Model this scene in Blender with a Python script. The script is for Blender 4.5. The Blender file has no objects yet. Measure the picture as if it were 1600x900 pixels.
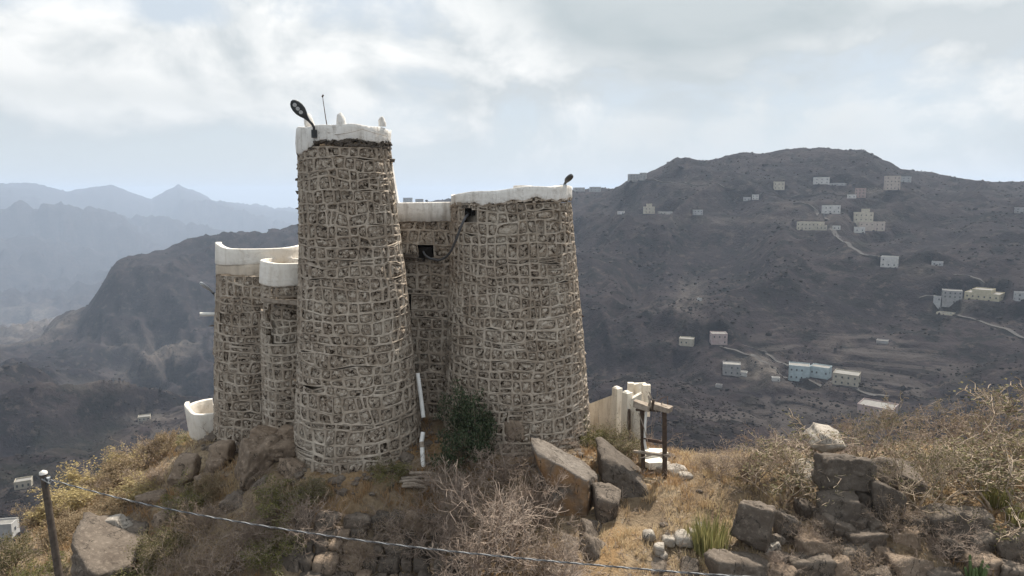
import bpy, bmesh, math, random
import numpy as np

SC = bpy.context.scene
COL = SC.collection
R = math.radians

# ------------------------------------------------------------------ camera
F = 1067.0                      # focal length in pixels of the 1600 px wide photograph (24 mm)
PITCH = R(7.74)
CAMZ = 10.0
cam_data = bpy.data.cameras.new('camera')
cam_data.sensor_width = 36.0
cam_data.lens = 36.0 * F / 1600.0
cam_data.clip_start = 0.1
cam_data.clip_end = 80000.0
cam = bpy.data.objects.new('camera', cam_data)
cam.location = (0, 0, CAMZ)
cam.rotation_euler = (math.pi / 2 - PITCH, 0, 0)
COL.objects.link(cam)
SC.camera = cam

# ------------------------------------------------------------------ light
SUN_AZ, SUN_EL = 29.0, 58.0     # degrees; azimuth clockwise from +Y (behind the fort, a little to the right)
SUN_STRENGTH = 5.0
sun_data = bpy.data.lights.new('sun', 'SUN')
sun_data.energy = SUN_STRENGTH
sun_data.angle = R(0.6)
sun_data.color = (1.0, 0.925, 0.81)
sun = bpy.data.objects.new('sun', sun_data)
sun.rotation_euler = (R(90 - SUN_EL), 0, R(180 - SUN_AZ))
sun.location = (0, 0, 60)
COL.objects.link(sun)

world = bpy.data.worlds.new('World')
SC.world = world
world.use_nodes = True
wn, wl = world.node_tree.nodes, world.node_tree.links
wn.clear()


def wnode(t, **kw):
    n = wn.new(t)
    for k, v in kw.items():
        setattr(n, k, v)
    return n


def wmath(op, a, b=None, c=None, clamp=False):
    n = wn.new('ShaderNodeMath')
    n.operation = op
    n.use_clamp = clamp
    for i, v in enumerate((a, b, c)):
        if v is None:
            continue
        if isinstance(v, (int, float)):
            n.inputs[i].default_value = v
        else:
            wl.new(v, n.inputs[i])
    return n.outputs[0]


def wmix(f, a, b):
    n = wn.new('ShaderNodeMix')
    n.data_type = 'RGBA'
    n.clamp_factor = True
    for s, v in ((n.inputs[0], f), (n.inputs[6], a), (n.inputs[7], b)):
        if isinstance(v, (int, float)):
            s.default_value = v
        elif isinstance(v, tuple):
            s.default_value = v
        else:
            wl.new(v, s)
    return n.outputs[2]


def wnoise(vec, scale, detail, rough=0.55, dist=0.0):
    n = wn.new('ShaderNodeTexNoise')
    n.inputs['Scale'].default_value = scale
    n.inputs['Detail'].default_value = detail
    n.inputs['Roughness'].default_value = rough
    n.inputs['Distortion'].default_value = dist
    wl.new(vec, n.inputs['Vector'])
    return n.outputs['Fac']


tc = wnode('ShaderNodeTexCoord')
sep = wnode('ShaderNodeSeparateXYZ')
wl.new(tc.outputs['Generated'], sep.inputs[0])
sky = wnode('ShaderNodeTexSky')
sky.sky_type = 'NISHITA'
sky.sun_disc = False
sky.sun_elevation = R(SUN_EL)
sky.sun_rotation = R(SUN_AZ)
sky.air_density = 1.0
sky.dust_density = 2.5
sky.altitude = 1500
skys = wnode('ShaderNodeVectorMath', operation='SCALE')
wl.new(sky.outputs[0], skys.inputs[0])
skys.inputs['Scale'].default_value = 0.10
# cloud deck: three dimensional noise over the view direction, flattened towards the horizon
CLOUD_OFF = (3.1, 7.7, 1.3)


def cloud_vec(dx, dz):
    m_ = wnode('ShaderNodeMapping')
    m_.inputs['Scale'].default_value = (1.0, 1.0, 1.75)
    m_.inputs['Location'].default_value = (CLOUD_OFF[0] + dx, CLOUD_OFF[1], CLOUD_OFF[2] + dz)
    wl.new(tc.outputs['Generated'], m_.inputs[0])
    return m_.outputs[0]


def lump(px, py, rx, ry, k):
    """a cloud bank seen at this place of the sky: direction-space bump"""
    dx_, dv_ = (px - 800.0) / F, -(py - 450.0) / F
    cp_, sp_ = math.cos(PITCH), math.sin(PITCH)
    v_ = (dx_, cp_ + dv_ * sp_, -sp_ + dv_ * cp_)
    n_ = math.sqrt(sum(q * q for q in v_))
    v_ = [q / n_ for q in v_]
    ax = wmath('MULTIPLY', wmath('SUBTRACT', sep.outputs[0], v_[0]), F / rx)
    az_ = wmath('MULTIPLY', wmath('SUBTRACT', sep.outputs[2], v_[2]), F / ry)
    ay = wmath('MULTIPLY', wmath('SUBTRACT', sep.outputs[1], v_[1]), 2.0)
    r2 = wmath('ADD', wmath('ADD', wmath('MULTIPLY', ax, ax), wmath('MULTIPLY', az_, az_)), wmath('MULTIPLY', ay, ay))
    return wmath('MULTIPLY', wmath('EXPONENT', wmath('MULTIPLY', r2, -1.0)), k)


v1, v2 = cloud_vec(0, 0), cloud_vec(0.02, 0.085)
d1 = wnoise(v1, 4.2, 9, 0.60, 0.35)
d2 = wnoise(v2, 4.2, 4, 0.50, 0.35)
big = wnoise(v1, 1.6, 3, 0.5)
bias = lump(130, 70, 260, 75, 0.22)
for q in ((430, 90, 130, 50, 0.14), (620, 60, 150, 60, 0.08), (980, 80, 170, 45, 0.10), (1480, 40, 200, 70, 0.16), (780, 140, 500, 40, 0.06), (270, 20, 120, 30, -0.22)):
    bias = wmath('ADD', bias, lump(*q))
dens = wmath('ADD', wmath('ADD', d1, wmath('MULTIPLY', big, 0.45)), bias)
cover = wmath('MULTIPLY_ADD', dens, 6.0, -4.10, clamp=True)
lit = wmath('MULTIPLY_ADD', wmath('SUBTRACT', d1, d2), 5.5, 0.58, clamp=True)
gb = wmath('ADD', lump(1080, 10, 200, 50, 0.5), lump(60, 140, 260, 26, 0.18))
thick = wmath('MULTIPLY_ADD', wmath('ADD', wmath('ADD', big, wmath('MULTIPLY', d1, 0.5)), gb), 3.6, -3.0, clamp=True)
cl_white = (0.80, 0.80, 0.785, 1)
cl_grey = (0.50, 0.535, 0.55, 1)
cloud = wmix(lit, cl_grey, cl_white)
veil = wmix(0.75, skys.outputs[0], (0.565, 0.605, 0.62, 1))          # thin high veil over the blue
body = wmix(wmath('MULTIPLY', cover, 0.95), veil, cloud)
body = wmix(wmath('MULTIPLY', thick, 0.8), body, (0.37, 0.42, 0.44, 1))
hz = wmath('POWER', wmath('SUBTRACT', 1.0, wmath('MULTIPLY', wmath('MAXIMUM', sep.outputs[2], 0.0), 5.5), clamp=True), 1.5)
full = wmix(wmath('MULTIPLY', hz, 0.93), body, (0.60, 0.65, 0.685, 1))
# an overcast dome grows brighter from the horizon to the zenith
gain = wmath('MULTIPLY_ADD', wmath('MAXIMUM', sep.outputs[2], 0.0), 0.65, 0.77)
fs = wnode('ShaderNodeVectorMath', operation='SCALE')
wl.new(full, fs.inputs[0])
wl.new(gain, fs.inputs['Scale'])
bg = wnode('ShaderNodeBackground')
wl.new(fs.outputs[0], bg.inputs[0])
bg.inputs[1].default_value = 1.0
wo = wnode('ShaderNodeOutputWorld')
wl.new(bg.outputs[0], wo.inputs[0])

# ------------------------------------------------------------------ picture
vs = SC.view_settings
vs.view_transform = 'Standard'
vs.look = 'None'
vs.exposure = 0.55
vs.gamma = 1.0
vs.use_curve_mapping = False
SC.render.engine = 'CYCLES'
SC.cycles.use_denoising = True
SC.cycles.max_bounces = 6
SC.cycles.diffuse_bounces = 3
SC.cycles.glossy_bounces = 2
SC.cycles.transmission_bounces = 3
SC.cycles.volume_bounces = 0
SC.cycles.transparent_max_bounces = 6
SC.cycles.caustics_reflective = False
SC.cycles.caustics_refractive = False

rng = np.random.default_rng(7)
random.seed(7)

# ------------------------------------------------------------------ geometry of the view
CP, SP = math.cos(PITCH), math.sin(PITCH)


def at(px, py, Y):
    """The point at distance Y in front of the camera that stands at this place of the photograph."""
    dx, dv = (px - 800.0) / F, -(py - 450.0) / F
    d = np.array((dx, CP + dv * SP, -SP + dv * CP))
    return np.array((0, 0, CAMZ)) + d * (Y / d[1])


def proj(p):
    p = np.asarray(p, float)
    x, y, z = p[..., 0], p[..., 1], p[..., 2] - CAMZ
    dep = y * CP - z * SP
    up = y * SP + z * CP
    return 800 + F * x / dep, 450 - F * up / dep


def mpp(px, py, Y):
    """metres per photograph pixel there"""
    p = at(px, py, Y)
    return (p[1] * CP - (p[2] - CAMZ) * SP) / F


# ------------------------------------------------------------------ noise
def _h(i, j, k, s):
    n = (i.astype(np.int64) * 374761393 + j.astype(np.int64) * 668265263 + k.astype(np.int64) * 1274126177 + s * 982451653) & 0xFFFFFFFF
    n = ((n ^ (n >> 13)) * 1274126177) & 0xFFFFFFFF
    n = (n ^ (n >> 16)) & 0xFFFFFFFF
    n = (n * 2246822519) & 0xFFFFFFFF
    n = n ^ (n >> 15)
    return (n & 0xFFFFFF) / float(0xFFFFFF) * 2 - 1


def vnoise(x, y, z=0.0, seed=0):
    x, y, z = np.broadcast_arrays(np.asarray(x, float), np.asarray(y, float), np.asarray(z, float))
    i, j, k = np.floor(x), np.floor(y), np.floor(z)
    fx, fy, fz = x - i, y - j, z - k
    fx, fy, fz = (t * t * t * (t * (t * 6 - 15) + 10) for t in (fx, fy, fz))
    r = 0
    for a in (0, 1):
        for b in (0, 1):
            for c in (0, 1):
                w = (fx if a else 1 - fx) * (fy if b else 1 - fy) * (fz if c else 1 - fz)
                r = r + w * _h(i + a, j + b, k + c, seed)
    return r


def fbm(x, y, z=0.0, octaves=4, seed=0, gain=0.5):
    r, a, f = 0, 1.0, 1.0
    for o in range(octaves):
        r = r + a * vnoise(np.asarray(x) * f, np.asarray(y) * f, np.asarray(z) * f, seed + o * 17)
        a *= gain
        f *= 2.03
    return r


def smooth(a, b, x):
    t = np.clip((np.asarray(x, float) - a) / (b - a), 0, 1)
    return t * t * (3 - 2 * t)


# ------------------------------------------------------------------ objects
def tag(o, label=None, cat=None, group=None, kind=None):
    if label:
        o['label'] = label
    if cat:
        o['category'] = cat
    if group:
        o['group'] = group
    if kind:
        o['kind'] = kind
    return o


def mesh_np(name, verts, faces, mats=None, smooth_shade=True, mat_index=None, attrs=None):
    """verts (n,3), faces (m,3) or (m,4) arrays -> mesh datablock, fast"""
    verts = np.asarray(verts, np.float32)
    faces = np.asarray(faces, np.int32)
    me = bpy.data.meshes.new(name)
    n, m, k = len(verts), len(faces), faces.shape[1]
    me.vertices.add(n)
    me.vertices.foreach_set('co', verts.ravel())
    me.loops.add(m * k)
    me.loops.foreach_set('vertex_index', faces.ravel())
    me.polygons.add(m)
    me.polygons.foreach_set('loop_start', np.arange(0, m * k, k, dtype=np.int32))
    me.polygons.foreach_set('use_smooth', np.full(m, smooth_shade, dtype=bool))
    if mats is not None:
        for mt in (mats if isinstance(mats, (list, tuple)) else [mats]):
            me.materials.append(mt)
    if mat_index is not None:
        me.polygons.foreach_set('material_index', np.asarray(mat_index, np.int32))
    for an, av in (attrs or {}).items():
        at_ = me.attributes.new(an, 'FLOAT', 'POINT')
        at_.data.foreach_set('value', np.asarray(av, np.float32))
    me.update(calc_edges=True)
    me.validate()
    return me


def link(name, me, parent=None, loc=(0, 0, 0), rot=None, scale=None):
    o = bpy.data.objects.new(name, me)
    COL.objects.link(o)
    o.location = loc
    if rot is not None:
        o.rotation_euler = rot
    if scale is not None:
        o.scale = scale if hasattr(scale, '__len__') else (scale,) * 3
    if parent is not None:
        o.parent = parent
    return o


def thing(name, label, cat, loc, group=None, rot=None):
    o = link(name, None, None, tuple(loc), rot)
    o.empty_display_size = 0.3
    return tag(o, label, cat, group)


class MB:
    """collects quads and triangles (as triangles) in a frame whose origin is `o`"""

    def __init__(self, o=(0, 0, 0)):
        self.o = np.asarray(o, float)
        self.v, self.f, self.n = [], [], 0

    def add(self, v, f):
        v = np.asarray(v, float) - self.o
        f = np.asarray(f, int)
        if f.shape[1] == 4:
            f = np.concatenate([f[:, [0, 1, 2]], f[:, [0, 2, 3]]])
        self.v.append(v)
        self.f.append(f + self.n)
        self.n += len(v)
        return self

    def box(self, c, size, rz=0.0, rx=0.0, ry=0.0, jit=0.0, taper=1.0):
        s = np.array([[x, y, z] for x in (-1, 1) for y in (-1, 1) for z in (-1, 1)], float) * np.asarray(size) / 2
        s[:, :2] *= np.where(s[:, 2:3] > 0, taper, 1.0)
        if jit:
            s += rng.normal(0, jit, s.shape)
        s = s @ rotm(rx, ry, rz).T + np.asarray(c, float)
        f = [(0, 1, 3, 2), (4, 6, 7, 5), (0, 4, 5, 1), (2, 3, 7, 6), (0, 2, 6, 4), (1, 5, 7, 3)]
        return self.add(s, f)

    def bar(self, a, b, w, h, up=(0, 0, 1), jit=0.0):
        """box from a to b with width w and height h"""
        a, b, up = (np.asarray(q, float) for q in (a, b, up))
        d = b - a
        d /= np.linalg.norm(d)
        s = np.cross(d, up)
        if np.linalg.norm(s) < 1e-6:
            s = np.cross(d, (0, 1, 0))
        s /= np.linalg.norm(s)
        u = np.cross(s, d)
        v = []
        for p in (a, b):
            for i, j in ((-1, -1), (1, -1), (1, 1), (-1, 1)):
                v.append(p + s * i * w / 2 + u * j * h / 2 + rng.normal(0, 1, 3) * jit)
        f = [(0, 3, 2, 1), (4, 5, 6, 7), (0, 1, 5, 4), (1, 2, 6, 5), (2, 3, 7, 6), (3, 0, 4, 7)]
        return self.add(v, f)

    def tube(self, pts, rad, n=8, caps=True):
        pts = np.asarray(pts, float)
        rad = np.broadcast_to(np.asarray(rad, float), (len(pts),))
        t = np.gradient(pts, axis=0)
        t /= np.linalg.norm(t, axis=1)[:, None] + 1e-9
        ref = np.array((0.0, 0.0, 1.0)) if abs(t[0][2]) < 0.8 else np.array((1.0, 0.0, 0.0))
        rings = []
        u = np.cross(t[0], ref)
        u /= np.linalg.norm(u)
        for i in range(len(pts)):
            u = u - t[i] * np.dot(u, t[i])
            u /= np.linalg.norm(u)
            w = np.cross(t[i], u)
            a = np.arange(n) * 2 * math.pi / n
            rings.append(pts[i] + rad[i] * (np.cos(a)[:, None] * u + np.sin(a)[:, None] * w))
        v = np.concatenate(rings)
        f = []
        for i in range(len(pts) - 1):
            for k in range(n):
                f.append((i * n + k, i * n + (k + 1) % n, (i + 1) * n + (k + 1) % n, (i + 1) * n + k))
        self.add(v, f)
        if caps:
            for e, fl in ((0, True), (len(pts) - 1, False)):
                ring = rings[e]
                vv = np.concatenate([ring, pts[e][None]])
                ff = [((k + 1) % n, k, n) if fl else (k, (k + 1) % n, n) for k in range(n)]
                self.add(vv, ff)
        return self

    def mesh(self, name, mats, sm=False):
        return mesh_np(name, np.concatenate(self.v), np.concatenate(self.f), mats, sm)

    def build(self, name, mats, parent=None, sm=False):
        """objects under a parent use the parent's location as their frame"""
        return link(name, self.mesh(name, mats, sm), parent, (0, 0, 0) if parent is not None else tuple(self.o))


def rotm(rx=0, ry=0, rz=0):
    cx, sx, cy, sy, cz, sz = math.cos(rx), math.sin(rx), math.cos(ry), math.sin(ry), math.cos(rz), math.sin(rz)
    X = np.array([[1, 0, 0], [0, cx, -sx], [0, sx, cx]])
    Y = np.array([[cy, 0, sy], [0, 1, 0], [-sy, 0, cy]])
    Z = np.array([[cz, -sz, 0], [sz, cz, 0], [0, 0, 1]])
    return Z @ Y @ X


# ------------------------------------------------------------------ materials
class NT:
    def __init__(self, name, rough=0.9, spec=0.25):
        self.m = bpy.data.materials.new(name)
        self.m.use_nodes = True
        self.n, self.l = self.m.node_tree.nodes, self.m.node_tree.links
        self.b = self.n['Principled BSDF']
        self.b.inputs['Roughness'].default_value = rough
        self.b.inputs['Specular IOR Level'].default_value = spec
        self._co = None

    def put(self, s, v):
        if isinstance(v, (int, float)):
            s.default_value = v
        elif isinstance(v, tuple):
            s.default_value = v if len(v) != 3 or s.type == 'VECTOR' else v + (1,)
        else:
            self.l.new(v, s)

    def pos(self):
        if self._co is None:
            g = self.n.new('ShaderNodeNewGeometry')
            self._co = g.outputs['Position']
            self._nrm = g.outputs['Normal']
        return self._co

    def obj(self):
        return self.n.new('ShaderNodeTexCoord').outputs['Object']

    def noise(self, scale, detail=4, rough=0.55, vec=None, dist=0.0):
        n = self.n.new('ShaderNodeTexNoise')
        n.inputs['Scale'].default_value = scale
        n.inputs['Detail'].default_value = detail
        n.inputs['Roughness'].default_value = rough
        n.inputs['Distortion'].default_value = dist
        self.l.new(vec if vec is not None else self.pos(), n.inputs['Vector'])
        return n.outputs['Fac']

    def voro(self, scale, vec=None, feature='F1', out='Distance'):
        n = self.n.new('ShaderNodeTexVoronoi')
        n.feature = feature
        n.inputs['Scale'].default_value = scale
        self.l.new(vec if vec is not None else self.pos(), n.inputs['Vector'])
        return n.outputs[out]

    def ramp(self, f, lo, hi):
        n = self.n.new('ShaderNodeMapRange')
        n.inputs[1].default_value, n.inputs[2].default_value = lo, hi
        self.l.new(f, n.inputs[0])
        return n.outputs[0]

    def math(self, op, a, b=0.0, clamp=False):
        n = self.n.new('ShaderNodeMath')
        n.operation, n.use_clamp = op, clamp
        self.put(n.inputs[0], a)
        self.put(n.inputs[1], b)
        return n.outputs[0]

    def mix(self, f, a, b, blend='MIX'):
        n = self.n.new('ShaderNodeMix')
        n.data_type, n.blend_type = 'RGBA', blend
        self.put(n.inputs[0], f)
        self.put(n.inputs[6], a)
        self.put(n.inputs[7], b)
        return n.outputs[2]

    def rand(self):
        return self.n.new('ShaderNodeObjectInfo').outputs['Random']

    def attr(self, name):
        n = self.n.new('ShaderNodeAttribute')
        n.attribute_name = name
        return n.outputs['Fac']

    def color(self, c):
        self.put(self.b.inputs['Base Color'], c)
        return self

    def bump(self, h, strength=0.5, dist=0.02):
        n = self.n.new('ShaderNodeBump')
        n.inputs['Strength'].default_value = strength
        n.inputs['Distance'].default_value = dist
        self.l.new(h, n.inputs['Height'])
        self.l.new(n.outputs[0], self.b.inputs['Normal'])
        return self


def simple(name, c1, c2, scale=6.0, rough=0.9, bump=0.3, dist=0.01, spec=0.25, metal=0.0):
    t = NT(name, rough, spec)
    f = t.noise(scale, 5)
    t.color(t.mix(t.ramp(f, 0.35, 0.65), c1, c2))
    if bump:
        t.bump(t.noise(scale * 5, 4), bump, dist)
    t.b.inputs['Metallic'].default_value = metal
    return t.m


M = {}
# raised mortar ribbons of the towers
t = NT('mortar', 0.95, 0.1)
f = t.noise(2.2, 6)
c = t.mix(t.ramp(f, 0.3, 0.7), (0.325, 0.268, 0.212), (0.47, 0.405, 0.335))
c = t.mix(t.ramp(t.noise(1.3, 6, 0.62), 0.49, 0.57), c, (0.29, 0.237, 0.185))
c = t.mix(t.ramp(t.noise(17, 4), 0.56, 0.72), c, (0.23, 0.18, 0.138))
c = t.mix(t.math('MULTIPLY', t.ramp(t.noise(0.55, 6, 0.6), 0.50, 0.64), 0.55), c, (0.50, 0.44, 0.365))
t.color(c).bump(t.noise(38, 5, 0.65), 0.55, 0.02)
M['mortar'] = t.m
# weathered field stones between them
t = NT('field_stone', 0.95, 0.12)
r = t.rand()
c = t.mix(r, (0.365, 0.298, 0.233), (0.215, 0.170, 0.130))
c = t.mix(t.math('MULTIPLY', t.math('FRACT', t.math('MULTIPLY', r, 7.31)), 0.6), c, (0.30, 0.25, 0.20))
f = t.noise(11, 6, 0.62)
c = t.mix(t.ramp(f, 0.52, 0.58), c, (0.50, 0.435, 0.36))
f2 = t.noise(11, 5, 0.62, dist=0.8)
c = t.mix(t.ramp(f2, 0.445, 0.415), c, (0.040, 0.029, 0.021))
c = t.mix(t.math('MULTIPLY', t.math('MULTIPLY', t.ramp(t.noise(0.55, 6, 0.6), 0.50, 0.64), t.ramp(t.noise(6, 5, 0.6), 0.42, 0.56)), 0.6), c, (0.46, 0.405, 0.335))
t.color(c).bump(t.noise(24, 6, 0.7), 0.9, 0.05)
M['field_stone'] = t.m
# white limewash with stains
def plaster(name, a, b, stain, amt):
    t = NT(name, 0.85, 0.2)
    c = t.mix(t.ramp(t.noise(1.6, 5), 0.35, 0.7), a, b)
    st = t.n.new('ShaderNodeMapping')
    st.inputs['Scale'].default_value = (7, 7, 1.0)
    t.l.new(t.pos(), st.inputs[0])
    s = t.noise(1.0, 5, 0.6, vec=st.outputs[0])
    c = t.mix(t.math('MULTIPLY', t.ramp(s, 0.50, 0.70), amt), c, stain)
    c = t.mix(t.math('MULTIPLY', t.ramp(t.noise(8, 6, 0.65), 0.58, 0.68), amt * 0.7), c, stain)
    cr = t.math('ABSOLUTE', t.math('SUBTRACT', t.noise(1.6, 6, 0.62, dist=0.6), 0.5))
    w = t.ramp(cr, 0.0, 0.006)
    c = t.mix(t.math('MULTIPLY', t.math('SUBTRACT', 1.0, w), amt), c, stain)
    t.color(c).bump(t.math('ADD', t.noise(9, 7, 0.66), t.math('MULTIPLY', w, 0.3)), 0.6, 0.04)
    return t.m
M['white'] = plaster('white_limewash', (0.76, 0.73, 0.685), (0.66, 0.63, 0.585), (0.30, 0.25, 0.20), 0.55)
M['white_clean'] = plaster('fresh_white_paint', (0.76, 0.715, 0.65), (0.69, 0.645, 0.575), (0.44, 0.37, 0.29), 0.35)  # warm tint of bounced sunlight is put into this white
M['cream'] = plaster('cream_plaster', (0.77, 0.72, 0.63), (0.68, 0.63, 0.54), (0.38, 0.32, 0.25), 0.55)
M['beige_plaster'] = plaster('bare_beige_plaster', (0.55, 0.47, 0.38), (0.47, 0.40, 0.32), (0.3, 0.25, 0.2), 0.4)
# boulders
def rock_mat(name, a, b, stain=None, stain_amt=0.0):
    t = NT(name, 0.9, 0.2)
    c = t.mix(t.ramp(t.noise(1.4, 7, 0.65), 0.36, 0.66), a, b)
    c = t.mix(t.math('MULTIPLY', t.rand(), 0.4), c, (0.085, 0.068, 0.055))
    c = t.mix(t.ramp(t.noise(9, 7, 0.7), 0.52, 0.70), c, tuple(min(1, x * 1.25) for x in b))
    c = t.mix(t.ramp(t.noise(4, 6, 0.7, dist=1.2), 0.43, 0.33), c, tuple(x * 0.62 for x in a))
    if stain:
        sx_ = t.n.new('ShaderNodeSeparateXYZ')
        t.pos()
        t.l.new(t._nrm, sx_.inputs[0])
        steep = sx_.outputs[2]
        c = t.mix(t.math('MULTIPLY', t.math('MULTIPLY', t.ramp(t.noise(0.9, 5, 0.6), 0.47, 0.58), t.ramp(steep, 0.5, 0.15)), stain_amt), c, stain)
    mp_ = t.n.new('ShaderNodeMapping')
    mp_.inputs['Scale'].default_value = (1.0, 1.0, 0.45)
    mp_.inputs['Rotation'].default_value = (0.3, 0.4, 0.2)
    t.l.new(t.pos(), mp_.inputs[0])
    cr = t.math('ABSOLUTE', t.math('SUBTRACT', t.noise(1.1, 5, 0.6, vec=mp_.outputs[0], dist=0.5), 0.5))
    w = t.ramp(cr, 0.0, 0.007)
    c = t.mix(w, (0.035, 0.03, 0.025), c)
    h = t.math('ADD', t.noise(7, 9, 0.72), t.math('MULTIPLY', w, 0.25))
    t.color(c).bump(h, 0.75, 0.07)
    return t.m
M['rock'] = rock_mat('weathered_rock', (0.105, 0.084, 0.067), (0.185, 0.153, 0.124))
M['rock_orange'] = rock_mat('iron_stained_rock', (0.125, 0.105, 0.088), (0.20, 0.175, 0.15), (0.27, 0.15, 0.065), 0.7)
M['rock_brown'] = rock_mat('brown_rock', (0.19, 0.14, 0.10), (0.28, 0.215, 0.16))
M['rock_pale'] = rock_mat('pale_rock', (0.30, 0.265, 0.225), (0.40, 0.36, 0.31))
M['rock_dark'] = rock_mat('dark_basalt', (0.08, 0.066, 0.054), (0.135, 0.112, 0.092))
M['wood'] = simple('grey_weathered_wood', (0.20, 0.16, 0.125), (0.33, 0.28, 0.23), 9, 0.9, 0.6)
M['dark_wood'] = simple('dark_brown_wood', (0.045, 0.030, 0.022), (0.08, 0.055, 0.04), 9, 0.8, 0.5)
M['pole_wood'] = simple('old_pole_wood', (0.055, 0.043, 0.035), (0.10, 0.08, 0.065), 9, 0.9, 0.6)
M['lamp_dark'] = simple('dark_lamp_housing', (0.03, 0.033, 0.036), (0.05, 0.053, 0.056), 8, 0.5, 0.0, spec=0.4)
M['lens'] = simple('grey_lamp_lens', (0.45, 0.46, 0.46), (0.55, 0.55, 0.55), 20, 0.25, 0.0, spec=0.5)
M['lamp_grey'] = simple('grey_lamp_housing', (0.33, 0.35, 0.37), (0.42, 0.44, 0.46), 8, 0.5, 0.0, spec=0.4)
M['iron'] = simple('rusty_iron', (0.05, 0.034, 0.028), (0.10, 0.062, 0.045), 12, 0.8, 0.4)
M['pvc'] = simple('white_pvc_pipe', (0.62, 0.61, 0.58), (0.74, 0.73, 0.70), 5, 0.55, 0.1, spec=0.4)
M['cable'] = simple('twisted_cable', (0.05, 0.05, 0.052), (0.11, 0.11, 0.115), 30, 0.6, 0.2)
M['cable_grey'] = simple('grey_cable_strand', (0.24, 0.24, 0.24), (0.36, 0.36, 0.36), 30, 0.5, 0.1)
M['hollow_shade'] = simple('painted_hollow_shade', (0.012, 0.010, 0.009), (0.02, 0.017, 0.015), 5, 1.0, 0.0)  # near-black colour stands for the shade inside holes and the wall's interior
M['asphalt'] = simple('grey_dirt_road', (0.045, 0.042, 0.041), (0.062, 0.057, 0.054), 0.3, 0.95, 0.0)
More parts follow.
